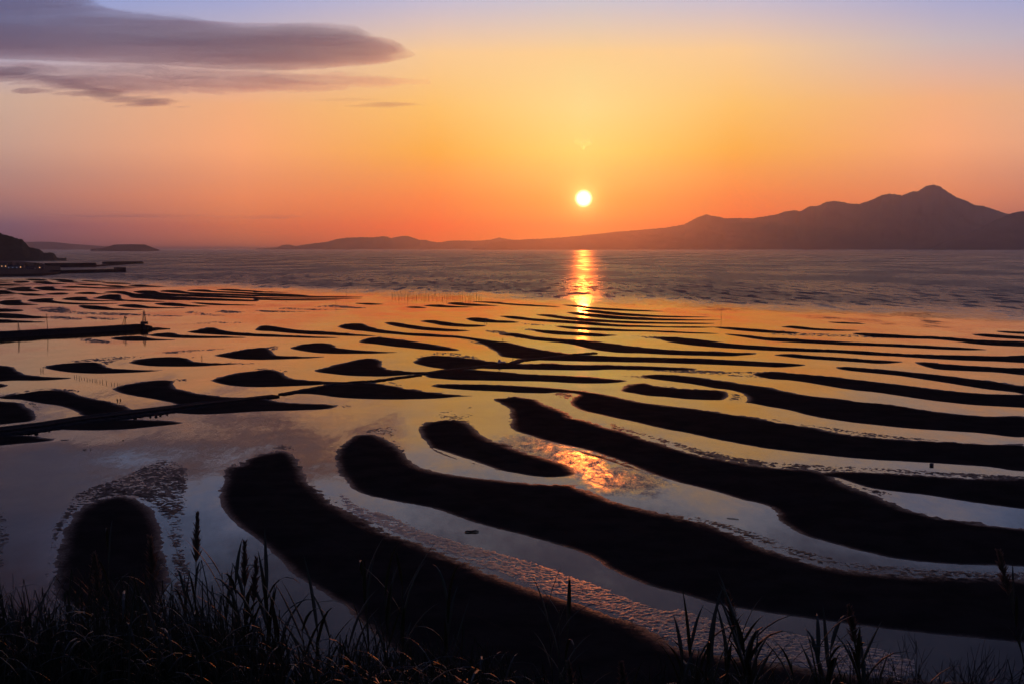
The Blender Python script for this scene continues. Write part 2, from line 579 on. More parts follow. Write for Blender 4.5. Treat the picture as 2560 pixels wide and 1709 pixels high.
def signed_dist(pts, poly):
    """distance from pts (N,2) to a closed polygon (M,2), positive inside"""
    A, B = poly, np.roll(poly, -1, 0)
    out = np.empty(len(pts))
    ch = max(1, int(3e6 / len(A)))
    for s in range(0, len(pts), ch):
        p = pts[s:s + ch]
        ab = B - A
        ap = p[:, None, :] - A[None]
        t = np.clip((ap * ab).sum(-1) / np.maximum((ab * ab).sum(-1), 1e-9), 0, 1)
        d = ap - t[..., None] * ab
        dist = np.sqrt((d * d).sum(-1).min(1))
        cond = (A[None, :, 1] > p[:, 1:2]) != (B[None, :, 1] > p[:, 1:2])
        den = np.where(np.abs(B[:, 1] - A[:, 1]) < 1e-9, 1e-9, B[:, 1] - A[:, 1])
        xs = A[None, :, 0] + (p[:, 1:2] - A[None, :, 1]) / den * (B - A)[None, :, 0]
        ins = ((cond & (p[:, 0:1] < xs)).sum(1) % 2) == 1
        out[s:s + ch] = np.where(ins, dist, -dist)
    return out


# crops of the photograph that the outlines were read from: origin and scale
CROP = {'A': (0, 540, 3.6703), 'B': (640, 640, 3.6703), 'C': (1280, 640, 3.6703), 'D': (1920, 640, 3.6703),
        'E': (0, 840, 3.6703), 'F': (640, 840, 3.6703), 'G': (1280, 840, 3.6703), 'H': (1920, 840, 3.6703),
        'P': (0, 1100, 2.5744), 'Q': (850, 1100, 2.5744), 'R': (1700, 1100, 2.5744)}


def trace(s):
    """'F 100,200 300,210 G 5,6' -> pixels of the photograph"""
    out, o = [], (0, 0, 1)
    for w in s.split():
        if w in CROP:
            o = CROP[w]
        else:
            a, b_ = w.split(',')
            out.append((o[0] + float(a) / o[2], o[1] + float(b_) / o[2]))
    return out

# ------------------------------------------------------------------ the tidal flat: every sandbank, traced and laid on the ground
WATER_BOX = (-17000.0, 17000.0, -20.0, 29000.0)
bm_ = MB()
x0, x1, y0, y1 = WATER_BOX
bm_.poly([(x0, y0, 0), (x1, y0, 0), (x1, y1, 0), (x0, y1, 0)], [(0, 1, 2, 3)])
tag(bm_.build('sea_water', M['water']), kind='structure')

BANKS = '''
P 1800,68 1600,110 1480,180 1420,270 1403,350 1430,450 1520,540 1640,630 1760,730 1880,850 2000,930 2120,1010 2214,1065 Q 90,1140 180,1215 300,1330 500,1480 800,1640 1400,1700 2300,1720 R 1500,1700 2400,1720 2400,1600 1500,1548 700,1445 0,1335 Q 2100,1285 1950,1205 1750,1125 1500,1035 1300,975 1150,915 1000,855 850,795 700,735 500,655 300,585 150,515 0,425 P 2150,400 2050,330 1970,250 1940,150 1890,80
F 1000,900 900,905 800,960 740,1040 722,1110 745,1200 790,1300 Q 0,215 60,290 150,345 350,390 600,435 750,490 900,540 1100,590 1300,645 1500,705 1600,745 1700,810 1850,880 2000,940 2214,990 R 200,1045 450,1090 700,1130 1000,1170 1300,1210 1600,1245 1900,1275 2214,1305 2330,1315 2330,905 2214,900 1900,890 1600,880 1250,850 1000,815 800,770 600,700 400,620 200,545 0,495 Q 2000,445 1800,395 1600,330 1500,290 1400,283 1250,275 1050,255 850,235 650,205 500,160 430,110 408,55 F 1340,1040 1250,970 1120,905
F 1700,768 1560,790 1490,830 1492,880 1540,960 1610,1030 1700,1080 1850,1130 2000,1170 2200,1225 2349,1268 Q 600,48 700,100 850,145 1000,185 1150,215 1300,235 1450,232 1512,215 1510,195 1450,155 1350,120 1200,75 1000,8 F 2349,1015 2150,940 2050,880 2005,830 1950,790 1830,768
F 2250,565 2185,580 2240,620 2310,660 2330,720 2325,790 2345,850 G 100,890 250,940 430,985 600,1020 750,1060 900,1110 1000,1150 1150,1220 1300,1275 1450,1320 Q 1500,60 1700,100 1850,150 2000,210 2150,260 R 0,272 200,320 400,380 530,410 600,450 640,510 700,560 800,610 950,655 1150,710 1350,755 1600,785 1850,800 2100,805 2330,800 2330,575 2214,558 2000,540 1750,502 1500,442 1350,388 1250,352 1100,298 1000,246 960,215 850,192 600,175 400,140 150,100 0,45 G 2200,1180 2000,1140 1800,1100 1600,1050 1400,990 1200,920 1050,880 850,830 700,780 560,740 470,690 350,640 230,590 100,555 0,548
R 880,213 1000,198 1300,205 1600,225 1900,245 2330,270 2330,455 2214,442 1900,402 1600,355 1350,325 1200,300 1100,268 1010,240 920,230
F 1620,460 1650,442 1750,435 2000,435 2349,450 G 300,465 550,485 700,505 850,530 1000,560 1150,595 1350,625 1600,655 1800,680 2000,705 2200,735 2349,765 H 200,800 500,850 700,890 900,920 1200,940 1600,965 2000,985 2430,1010 2430,1225 2000,1195 1700,1175 1400,1155 1100,1140 800,1120 500,1090 200,1055 0,1032 G 2200,1005 2000,970 1800,930 1600,885 1400,850 1250,815 1100,780 950,750 800,715 650,680 560,640 520,600 545,570 600,540 560,522 420,515 300,522 150,520 0,515 F 2349,512 2100,500 1900,490 1720,475
G 975,485 1060,445 1150,430 1250,432 1400,460 1600,480 1800,487 1900,492 1970,512 1990,540 1950,578 1850,585 1600,575 1400,555 1250,545 1100,520 1000,502
G 1180,362 1260,350 1350,348 1500,355 1700,375 1900,405 2100,435 2349,465 H 150,500 300,525 500,555 700,575 900,600 1100,620 1300,650 1500,680 1700,705 2000,730 2430,752 2430,915 1900,885 1600,865 1300,845 1000,815 700,780 450,740 300,705 150,670 0,645 G 2200,615 2120,600 2150,570 2120,530 2000,492 1850,475 1750,455 1600,430 1400,405 1250,385
F 1535,348 1600,325 1750,305 1950,300 2100,310 2349,330 G 200,345 450,355 700,370 900,390 1065,407 950,425 800,432 600,430 400,420 200,412 0,410 F 2100,405 1850,400 1650,385 1560,372
F 538,318 640,285 760,255 880,225 980,205 1080,205 1150,230 1160,270 1200,298 1300,312 1450,323 1600,325 1700,318 1735,325 1620,342 1450,350 1300,360 1150,368 1000,366 850,360 700,345 600,332
F 1445,235 1480,205 1560,180 1700,178 1850,190 2000,210 2150,232 2250,242 2349,245 G 100,255 300,248 500,255 700,258 1000,265 1300,275 1500,285 1700,298 1600,312 1400,312 1200,309 900,305 700,312 500,310 200,305 0,300 F 2200,300 2050,295 1900,298 1750,300 1650,290 1560,275 1480,255
G 2200,345 H 0,322 200,335 500,360 900,405 1200,440 1600,490 2000,525 2200,530 2430,550 2430,665 2349,655 1900,630 1600,600 1400,575 1200,545 1000,515 800,495 600,465 400,430 200,403 0,388
B 770,650 800,632 850,622 950,620 1000,635 1100,665 1250,690 1400,705 1600,715 1800,730 1950,745 2100,765 2250,785 2349,800 C 150,835 350,870 500,890 600,900 700,905 850,912 1000,920 1300,925 1600,930 1900,945 2100,955 2349,970 D 150,978 345,996 250,1010 100,1018 0,1015 C 1900,995 1600,985 1300,975 1000,970 700,965 500,960 300,955 200,948 100,940 0,930 B 2260,920 2230,900 2200,870 2150,840 2080,805 2000,775 1850,752 1700,745 1500,735 1300,720 1150,708 1000,690 850,675
C 0,708 100,720 200,740 400,755 600,770 800,785 1000,810 1200,835 1400,852 1600,862 1800,870 2000,880 2200,887 2245,895 2150,905 2000,915 1800,912 1500,905 1200,890 1000,885 800,865 700,845 600,820 500,800 350,785 200,770 100,752 0,735 B 2250,722
C 1330,752 1450,742 1600,755 1800,775 2000,800 2200,815 2349,825 D 200,838 400,850 600,855 900,870 1200,890 1500,900 1800,908 2100,915 2430,915 2430,972 2100,965 1800,955 1500,940 1200,920 900,905 600,885 300,875 0,865 C 2000,845 1800,830 1600,810 1450,785
C 180,672 280,678 350,681 500,692 700,705 850,718 965,726 880,735 800,740 600,730 400,720 250,698
C 400,642 480,642 600,650 800,660 1000,672 1200,680 1400,685 1600,695 1900,712 1750,713 1500,705 1200,693 1000,691 800,686 600,675 480,660
C 1960,716 2100,722 2349,745 D 200,755 400,768 700,785 1000,800 1300,812 1600,825 1800,838 2010,856 1850,862 1600,855 1300,840 1000,825 700,815 400,800 200,790 0,775 C 2150,748
B 2245,552 C 0,552 100,562 200,575 400,585 600,597 800,615 1000,630 1200,638 1400,645 1700,648 1860,652 1700,660 1400,656 1200,653 1000,650 800,640 600,625 400,610 200,595 100,585 0,575 B 2290,562
C 1850,652 1960,652 2100,660 2349,680 D 150,692 290,703 200,710 0,705 C 2100,685 1950,668
C 235,540 300,536 400,544 500,558 700,575 900,589 1100,599 1300,607 1600,611 1860,618 1700,625 1400,623 1100,619 900,611 700,601 500,581 350,560
C 510,518 600,518 700,528 900,545 1100,560 1300,572 1600,581 1910,587 1700,592 1300,591 1100,586 900,576 750,561 600,540
C 620,496 750,498 850,508 1000,523 1150,534 1300,544 1500,552 1810,561 1600,564 1400,562 1200,556 1000,546 850,532 720,515
C 480,449 600,453 700,467 850,478 1000,488 1200,498 1370,509 1200,508 1000,502 800,491 700,480 580,466
B 2010,420 2120,420 C 0,439 200,449 430,467 300,466 100,456 0,449 B 2150,432
B 1550,455 1650,447 1750,456 1850,462 1975,470 1800,473 1650,467
B 1770,435 1830,425 1900,434 2050,445 2205,455 2000,459 1850,449
B 1390,468 1480,465 1550,476 1450,478
B 930,435 1050,434 1155,442 1050,448
B 1198,613 1260,608 1350,623 1500,645 1700,665 1900,679 1955,685 1850,692 1700,690 1500,676 1350,656 1250,636
B 1532,600 1590,589 1700,600 1850,620 2000,632 2105,643 1950,651 1750,641 1640,621
B 1938,575 2000,564 2100,575 2200,590 2349,598 C 60,606 0,614 B 2150,611 2050,606 1970,591
B 8,680 60,641 150,644 250,660 400,680 600,692 800,705 1000,722 1095,733 900,734 700,726 500,719 300,706 150,691
A 1725,1062 1800,1048 1850,1038 1950,1024 2020,1045 2150,1065 2349,1080 B 200,721 400,731 600,739 750,748 600,753 300,746 0,738 A 2150,1096 1950,1086 1800,1076
B 960,786 1020,755 1100,744 1200,749 1350,770 1500,790 1700,825 1860,861 1700,866 1550,856 1400,841 1250,826 1100,806 1000,797
B 328,845 400,815 500,798 600,795 680,805 730,830 850,852 1000,865 1150,873 1285,881 1100,892 900,893 700,893 550,885 430,868
E 1975,175 2100,150 2250,120 2349,110 F 60,104 130,122 155,160 200,175 350,182 500,187 645,185 500,200 300,208 100,215 0,215 E 2200,210 2080,196
E 1188,240 1280,210 1400,195 1600,190 1700,200 1740,225 1850,240 2000,246 2210,250 2000,265 1800,275 1600,277 1400,273 1270,260
E 412,285 500,260 650,245 800,238 900,240 950,268 1050,293 1200,303 1350,308 1475,312 1300,328 1100,337 900,342 700,335 560,320 450,300
E -100,272 80,275 150,300 200,335 300,355 450,368 665,382 550,395 350,405 150,405 -100,400
E -60,430 40,435 80,450 40,465 -60,470
E 1938,405 2000,380 2100,350 2250,325 2349,315 F 80,303 180,310 250,335 290,370 350,390 450,400 600,408 800,415 1000,420 1150,425 1000,437 800,437 700,435 550,447 350,456 150,463 0,465 E 2200,460 2080,446 1990,426
F 270,528 350,506 500,475 620,450 700,440 850,430 1000,425 1150,430 1250,445 1400,475 1550,500 1700,518 1850,530 2005,545 1850,555 1650,570 1400,578 1150,578 900,570 700,555 600,540 500,530 400,528
E 1035,480 1100,450 1250,425 1400,405 1550,400 1610,412 1600,450 1640,480 1720,500 1850,525 2000,545 2150,555 2349,562 F 120,578 250,600 450,614 650,624 745,640 650,665 450,676 200,685 0,690 E 2200,700 2000,712 1800,715 1650,706 1520,690 1560,670 1680,648 1640,630 1550,605 1400,575 1200,540 1080,510
E -40,560 60,550 150,530 300,502 450,492 600,497 700,522 800,555 950,585 1100,620 1200,660 1255,690 1150,710 1000,727 850,742 750,722 700,690 620,660 530,635 400,618 250,592 150,578 60,575
E -100,600 100,600 200,620 280,660 330,700 350,745 300,775 200,790 -100,795
E 350,835 550,800 800,770 1100,760 1400,765 1600,775 1695,790 1600,810 1400,830 1200,850 950,862 700,862 500,852
E -100,905 100,900 300,910 430,925 505,945 420,965 250,980 -100,995
P 700,365 840,360 925,395 990,455 1035,525 1060,620 1080,760 1095,900 1060,1000 1020,1150 700,1150 340,1000 350,850 370,760 395,660 420,570 460,490 540,430 620,385
A 1240,696 1310,686 1390,688 1450,704 1600,714 1850,724 2100,734 2349,745 B 400,384 970,388 700,394 300,390 0,387 A 2349,758 2000,749 1700,739 1500,736 1400,723 1300,709
A 970,702 1040,691 1130,693 1200,711 1330,718 1450,735 1700,745 2000,757 2349,770 B 0,392 300,396 750,403 500,409 200,407 0,405 A 2349,783 2000,778 1700,773 1500,771 1350,759 1230,750 1190,730 1100,711
A 1490,692 1550,682 1630,684 1700,699 1900,708 2100,715 2349,726 B 0,358 200,361 370,363 550,369 975,376 700,379 400,378 0,370 A 2349,740 2100,729 1850,722 1650,708
A 1735,685 1800,676 1880,678 1950,689 2150,696 2349,707 B 0,341 250,348 460,362 200,359 0,354 A 2349,719 2100,706 1880,696
A 2010,677 2080,671 2200,679 2349,688 B 0,324 285,336 0,334 A 2349,697 2150,688
A 885,755 950,735 1010,724 1080,724 1090,750 1120,768 1300,775 1505,785 1330,789 1150,779 960,763
A 588,765 660,748 770,744 772,756 800,767 950,775 1260,779 900,782 700,776
A 268,775 350,762 470,756 462,771 500,783 700,799 1060,805 800,813 650,811 450,796 330,791
A -10,790 80,774 180,775 172,790 220,803 335,814 250,819 100,821 30,811
A 740,822 850,823 950,834 1050,849 1310,860 1100,866 900,861 780,846
A 1095,822 1180,811 1270,817 1350,831 1500,839 1690,845 1400,848 1200,839
A 1445,806 1530,797 1620,802 1700,814 1910,828 1700,831 1500,819
A 1775,795 1900,799 2100,811 2349,819 2000,820 1850,809
A -80,855 80,855 205,870 100,879 -80,877
A -80,895 150,900 300,918 455,930 300,941 -80,928
A -80,953 200,961 405,975 200,980 -80,978
A 702,710 780,699 850,701 870,711 1010,718 800,718
A 438,715 520,707 590,709 605,720 500,723
A 188,716 280,711 340,719 405,728 280,732
A -80,684 50,688 100,704 210,712 50,717 -80,718
A 78,671 180,655 270,654 250,667 300,679 345,690 200,692
A 328,660 400,650 470,651 480,667 600,677 705,683 500,687 400,679
A 588,655 650,644 730,647 850,654 1050,659 1210,665 950,667 800,661
A 955,641 1050,638 1150,649 1310,655 1100,657
A 1195,638 1280,631 1350,639 1505,650 1300,650
A -80,625 100,629 185,636 50,642 -80,640
A 138,605 200,596 255,605 180,614
A 318,606 400,599 480,614 605,621 450,627
A 528,599 620,591 680,604 805,611 620,610
A 750,592 850,595 955,603 850,604
A 948,612 1100,613 1185,622 1050,624
A 248,580 350,578 425,592 300,592
A 458,580 560,581 685,592 560,592
A 700,625 850,626 955,635 800,637
A 1368,1095 1450,1078 1550,1069 1650,1088 1900,1100 2150,1107 2260,1115 1900,1121 1600,1117
A 1018,1121 1120,1108 1280,1104 1400,1123 1610,1135 1300,1146 1120,1141
D 138,650 230,643 400,659 650,675 835,684 650,687 400,680 230,663
D 788,712 850,706 1100,717 1400,735 1650,745 1900,765 2100,775 2430,792 2430,834 2349,830 2100,820 1900,805 1750,785 1550,765 1300,757 1000,746 870,729
D 1883,720 2000,714 2150,725 2430,748 2430,770 2349,765 2150,753 2000,741
D 2098,690 2200,689 2430,702 2430,717 2200,706
D 550,605 700,608 885,622 700,620
D 55,905 200,894 400,910 700,930 900,945 1100,958 1240,968 1050,985 850,973 600,956 300,936 150,919
D 1345,974 1450,970 1600,985 1900,1005 2200,1020 2430,1035 2430,1090 2100,1066 1800,1051 1550,1036 1430,1006
H 620,285 700,278 900,290 1100,305 1300,325 1500,345 1700,365 1900,390 2100,415 2250,440 2430,475 2430,545 2250,512 2050,491 1850,461 1600,421 1400,391 1200,361 1000,341 800,321 690,306
'''
# wet ripple fields that only half rise out of the water: share that is dry, outline
RIPPLES = '''
.66 Q 0,425 0,335 150,420 300,470 450,530 600,590 700,632 900,680 1150,752 1350,808 1500,868 1700,938 1900,1026 2100,1090 R 0,1080 200,1145 500,1205 1000,1280 1500,1400 1500,1548 700,1445 0,1335 Q 2100,1285 1950,1205 1750,1125 1500,1035 1300,975 1150,915 850,795 500,655 300,585 150,515
.40 R 0,480 200,505 400,562 600,625 750,685 900,728 1100,775 1400,805 1800,832 2330,855 2330,905 1900,890 1600,880 1250,850 1000,815 800,770 600,700 400,620 200,545 0,498
.45 R -150,-30 0,22 200,78 400,108 600,133 850,153 1100,163 1400,178 1700,198 2330,238 2330,272 1900,247 1600,228 1300,208 1000,205 850,196 600,179 400,145 150,105 0,48 -100,10
.45 R 985,238 1100,265 1200,298 1330,325 1380,345 1300,365 1200,335 1080,292
.30 F 1620,720 1660,690 1850,660 1990,620 2025,650 2020,740 2010,810 1900,775 1750,770 1640,745
.35 F 830,940 900,880 1000,850 1180,820 1290,850 1310,920 1350,1010 1390,1100 1330,1050 1240,965 1120,900 1000,895 900,905
.55 G 340,530 420,512 520,512 600,535 560,570 520,600 470,580 400,550
.45 G 960,365 1100,358 1260,352 1300,375 1250,390 1100,378
.45 G 1830,470 1950,488 2060,520 2125,535 2150,570 2110,605 1980,600 1940,575 1985,545 1970,510 1900,490
.50 G 860,312 1100,303 1400,300 1700,305 2000,318 2349,325 H 60,345 40,388 G 2349,390 2100,375 1900,357 1600,337 1300,322 1000,320
.50 F 1440,225 1500,175 1620,150 1850,150 2000,175 2080,215 2100,230 2000,212 1850,192 1700,178 1560,178 1480,205
.55 B 1880,760 2000,775 2090,805 2160,842 2205,875 2260,925 2349,940 C 0,935 B 2210,920 2180,895 2160,862 2060,815 1930,790
.45 B 2075,682 2200,682 2349,700 C 100,720 200,742 100,758 0,745 B 2200,712
.45 C 1040,726 1200,734 1350,738 1450,745 1400,775 1270,760 1130,742
.40 C 0,603 120,612 300,632 420,645 300,642 120,628 0,616
.40 C 0,650 120,658 220,675 250,700 120,680
.35 C 1250,685 1500,688 1700,698 1950,712 1750,714 1500,706
.30 E 560,245 700,215 900,195 1100,180 1300,172 1400,178 1250,205 1000,225 800,236
.40 E -60,560 0,535 150,512 350,492 550,480 720,490 760,530 650,505 450,490 200,520 60,560
.35 E 150,580 300,600 380,640 330,690 280,660 200,610
.45 F 40,112 150,88 215,95 190,125 150,150 120,120
.45 F -60,305 80,292 250,305 335,318 270,345 180,312
.50 F 1160,420 1300,420 1420,460 1550,498 1400,478 1250,448
.48 P 330,560 400,440 470,350 560,300 750,240 900,170 1020,120 1150,130 1230,190 1215,400 1200,600 1230,760 1270,950 1100,1000 1085,750 1060,610 1010,470 920,395 840,360 700,365 540,430 430,550 360,760 320,760
.45 P 300,760 330,640 380,500 430,420 370,600 335,760 330,900 280,900
.40 P -60,420 40,430 75,550 55,700 10,850 -60,850
.40 P 1640,90 1780,30 1900,40 1960,150 2010,260 2100,340 2214,415 2214,440 2050,335 1965,240 1930,140 1880,80 1780,65
.55 A 280,850 550,832 640,850 700,872 900,882 1350,900 1720,922 1300,918 900,908 600,898 420,880
.45 A 440,918 600,920 770,945 600,955 430,935
.45 A 760,925 950,928 1150,945 1000,955 820,945
.50 A 700,1130 800,1118 900,1128 1040,1162 880,1167 770,1155
.50 A 1660,885 1750,873 1900,888 2110,914 1850,914
.60 A 1965,880 2050,864 2200,874 2349,890 B 0,500 150,502 530,512 300,518 100,516 0,512 A 2100,898
.55 B 195,485 280,474 420,480 870,492 500,498
.60 B 540,466 700,449 900,464 1010,480 750,477
.35 A 1610,1000 1750,985 1950,968 2150,970 2300,978 2100,985 1850,990
.45 A 1500,738 1700,742 1800,752 1650,755
.40 F 1640,140 1480,205 1440,250 1460,200 1560,155
.40 H 0,745 300,792 600,832 900,872 1200,912 1600,950 1600,965 1200,942 900,922 700,892 500,852 200,802 0,772
.40 G 900,780 1100,845 1400,930 1700,1010 2000,1085 2349,1150 2349,1195 2000,1140 1700,1075 1400,990 1100,895 850,832
.45 D 1400,735 1600,742 1900,762 1700,768 1550,762
.40 E 2040,240 2349,245 F 20,250 E 2200,262
.35 E 650,772 900,755 800,775 600,795
.45 E 1540,402 1620,384 1760,386 1820,394 1720,412 1650,440 1612,418
.45 E 880,240 960,226 1080,222 1040,238 975,262 940,250
.45 E 1680,198 1780,186 1830,190 1760,212 1735,222
.45 F 650,797 735,798 760,806 705,818
.45 F 1060,206 1150,212 1190,226 1175,250 1150,232
.45 E -20,560 150,505 300,482 500,470 700,500 640,505 450,495 300,505 150,532 60,552
.50 E 1450,150 1640,130 1900,118 2150,100 2000,125 1800,140 1600,160
.45 D 0,705 300,705 800,720 1300,745 1700,768 1000,752 400,735 0,722
.45 E 500,945 620,940 720,950 600,965 480,962
.45 E 1690,785 1850,780 1950,790 1800,800
.45 F 745,640 850,625 940,635 850,655 740,655
'''


def lay_bank(px_poly, name, dry=None):
    sp = spline(px_poly, 6 if len(px_poly) < 40 else 4)
    sp[:, 1] = np.clip(sp[:, 1], 690.0, 1790.0)
    x_lo, x_hi = sp[:, 0].min() - 14, sp[:, 0].max() + 14
    y_lo, y_hi = sp[:, 1].min() - 5, sp[:, 1].max() + 8
    x_lo, x_hi, y_hi = max(x_lo, -70), min(x_hi, 2630), min(y_hi, 1760)
    ym = (y_lo + y_hi) / 2
    fine = 0.62 if dry is not None else 1.0
    sx = fine * (1.6 if ym < 850 else (2.0 if ym < 1100 else 2.4))
    ys, y = [], max(y_lo, 684)
    while y < y_hi:
        ys.append(y)
        y += fine * (0.6 if y < 780 else (0.9 if y < 880 else (1.4 if y < 1100 else 1.8)))
    xs = np.arange(x_lo, x_hi, sx)
    if len(xs) < 3 or len(ys) < 3:
        return None
    XX, YY = np.meshgrid(xs, np.array(ys))
    Wd = ground(XX.ravel(), YY.ravel())
    poly = ground(sp[:, 0], sp[:, 1])[:, :2]
    s = signed_dist(Wd[:, :2], poly)
    X, Y = Wd[:, 0], Wd[:, 1]
    s = s + np.clip((Y - 420) / 1000.0, 0, 1) * 3.5
    far = np.clip(Y / 300.0, 0.5, 4.0)
    fm = float(np.clip(np.median(Y) / 260.0, 0.75, 4.0))
    grain = fbm(X, Y, ((0.9 * fm, 0.036), (0.45 * fm, 0.018), (2.4 * fm, 0.030)), 1)
    rip = grain + fbm(X, Y, ((7.0, 0.030), (16.0, 0.03)), 31)
    big = fbm(X, Y, ((35.0, 0.06), (14.0, 0.03)), 9)
    if dry is None:
        # the side away from the viewpoint shelves off gently, the near side is steeper
        sg = s.reshape(XX.shape)
        gy_ = np.gradient(sg, axis=0) / np.maximum(np.abs(np.gradient(Y.reshape(XX.shape), axis=0)), 1e-6)
        lee = np.clip(0.5 + 0.75 * gy_, 0, 1).ravel()          # 1 on the far side
        lee = lee * lee * (3 - 2 * lee)
        L = 6.0 + 9.0 * lee
        inside = 0.40 * (1 - np.exp(-np.maximum(s, 0) / L)) * (1 + 0.8 * big)
        h = np.where(s > 0, inside, s * (0.055 - 0.036 * lee) / far ** 0.6) - 0.008
        rag = np.clip(0.9 + 2.6 * fbm(X, Y, ((26.0, 0.7), (9.0, 0.4)), 41), 0.2, 1.8)
        h = h + rip * (0.30 + (0.25 + 0.85 * lee) * rag * np.exp(-np.abs(s) / (3.5 * far)))
    else:
        k = np.clip(s / (1.9 * far), -1.0, 1.0)
        base = (dry - 0.5) * 0.08 + 0.010
        h = np.where(k > 0, -0.05 + (base + 0.05) * np.maximum(k, 0) ** 0.7, -0.05 + 0.05 * k)
        fs = fm ** 0.5
        g2 = fbm(X, Y / fm ** 0.8, ((0.62 * fs, 0.055), (0.30 * fs, 0.035), (1.5 * fs, 0.026)), 61)
        h = h + 1.2 * g2 + 0.8 * fbm(X, Y, ((6.0 * fm, 0.03), (16.0, 0.03)), 31)
    Pn = np.stack([X, Y, h], -1).reshape(*XX.shape, 3)
    hh = h.reshape(XX.shape)
    up = np.maximum(np.maximum(hh[:-1, :-1], hh[1:, :-1]), np.maximum(hh[:-1, 1:], hh[1:, 1:])) > -0.012
    return grid_mesh(name, Pn, up, M['ripples' if dry is not None and dry > 0.64 else 'sand'])


for row in BANKS.strip().split('\n'):
    lay_bank(trace(row), 'sandbank')
for row in RIPPLES.strip().split('\n'):
    d, rest = row.split(' ', 1)
    lay_bank(trace(rest), 'sand_ripples', float(d))


# ------------------------------------------------------------------ mountains, hills, headland
def ridge(name, prof, D, base_py, near, far, material, relief=0.10, step=4.0, rows=26, rag=0.0):
    """a range whose crest, seen from the viewpoint, follows prof (pixels); crest D metres away"""
    P = np.array(prof, float)
    xs = np.arange(P[0, 0], P[-1, 0] + 0.1, step)
    ys = np.interp(xs, P[:, 0], P[:, 1])
    w_ = (np.hanning(5) / np.hanning(5).sum())
    d = rays(xs, ys)
    d = d / d[:, 1:2]
    top = CAMH + d[:, 2] * D
    rg = 0.0
    if rag:
        rg = rag * (fbm(xs * D / FPX, xs * 0, ((18.0, 1.0), (7.0, 0.7)), 4) + 0.3)
    top = np.maximum(top, 1.0)
    t = np.concatenate([np.linspace(-1, 0, rows), np.linspace(0, 1, 9)[1:]])
    out = []
    for q in t:
        dist = D + (near * q if q < 0 else far * q)
        X = d[:, 0] * dist
        Y = np.full_like(X, dist)
        prof_h = (1 - abs(q)) ** 1.25 if q < 0 else (1 - q) ** 1.1
        sc = D * 0.02
        g = fbm(X, Y * 0.7, ((sc * 3, 1.0), (sc * 1.2, 0.6), (sc * 0.5, 0.35), (sc * 0.2, 0.18)), 5)
        bump = relief * g * np.clip(-q * 5, 0, 1) * (1 - abs(q)) * 1.6 if q < 0 else 0
        z = top * np.clip(prof_h + bump, 0, None) + rg * max(0.0, 1 - abs(q) * 7)
        z = np.minimum(z, CAMH + (top - CAMH) * dist / D - (0 if q == 0 else 2.0)) if q < 0 else z
        z = z - (6.0 if abs(q) == 1 else 0)
        out.append(np.stack([X, Y, z], -1))
    Pn = np.array(out)
    return grid_mesh(name, Pn, np.ones((Pn.shape[0] - 1, Pn.shape[1] - 1), bool), material)


MTN = [(1180, 622), (1215, 612), (1255, 603), (1300, 600), (1330, 599), (1400, 595), (1450, 590), (1500, 585), (1550, 580),
       (1600, 576), (1655, 571), (1711, 562), (1742, 545), (1763, 537), (1778, 540), (1800, 543), (1812, 547), (1850, 546),
       (1885, 547), (1890, 546), (1930, 539), (1945, 537), (1960, 530), (1990, 527), (1998, 530), (2028, 516), (2042, 517),
       (2065, 506), (2083, 503), (2100, 505), (2125, 510), (2150, 511), (2180, 500), (2205, 488), (2225, 485), (2240, 487),
       (2255, 490), (2265, 485), (2285, 479), (2295, 479), (2305, 473), (2315, 466), (2328, 464), (2331, 462), (2350, 467),
       (2365, 478), (2390, 494), (2415, 502), (2438, 514), (2455, 515), (2480, 523), (2505, 531), (2530, 539), (2580, 552),
       (2700, 575), (2900, 610)]
ridge('mountain', MTN, 24000, 623, 3500, 4000, M['mountain'], 0.16, 3.0, 26, 16.0)
ridge('mountain', [(2330, 621), (2380, 600), (2440, 575), (2480, 556), (2505, 545), (2523, 536), (2537, 532), (2552, 529),
                   (2600, 530), (2650, 538), (2750, 560), (2900, 600)], 19500, 623, 2500, 2500, M['mountain'], 0.14, 3.0, 26, 12.0)
ridge('far_hills', [(640, 622.5), (650, 622), (675, 620.5), (695, 619), (705, 614), (725, 612.5), (740, 616), (770, 611), (800, 608), (820, 605),
                    (838, 599), (870, 595), (900, 594), (930, 594), (960, 591), (980, 596), (1000, 592), (1014, 590),
                    (1030, 594), (1050, 601), (1063, 600), (1075, 604), (1100, 607), (1120, 603), (1160, 602), (1200, 603),
                    (1230, 599), (1250, 595), (1265, 598), (1300, 602), (1330, 606), (1370, 616), (1390, 621)], 26500, 623, 1500, 2400,
      M['mountain'], 0.12, 3.0, 20, 12.0)
ridge('far_hills', [(-120, 603), (0, 606), (40, 607), (65, 605.5), (95, 604.5), (130, 605), (160, 608), (190, 611), (230, 614), (280, 617),
                    (320, 620.5), (350, 622)], 27000, 623, 1500, 2000, M['mountain'], 0.1)
ridge('island', [(226, 624), (238, 622), (255, 621), (270, 617), (285, 612), (300, 611.5), (330, 611), (362, 611.5), (375, 616.5),
                 (388, 622), (398, 624)], 15500, 626, 500, 900, M['mountain'], 0.06, 2.0)
ridge('headland', [(-200, 540), (-100, 560), (-40, 574), (0, 583), (12, 587), (35, 594), (55, 601), (64, 609), (73, 619), (85, 621), (98, 624),
                   (104, 630), (110, 634), (118, 633), (133, 633.5), (139, 639), (143, 646), (155, 646.5), (166, 647.5)], 4700, 650, 260, 500,
      M['forest'], 0.22, 1.0, 22, 6.0)

# ------------------------------------------------------------------ the hillside under the viewpoint
xs = np.linspace(-60, 60, 90)
ys = np.concatenate([np.linspace(-12, 20, 50), np.linspace(20, 118, 40)[1:]])
XX, YY = np.meshgrid(xs, ys)


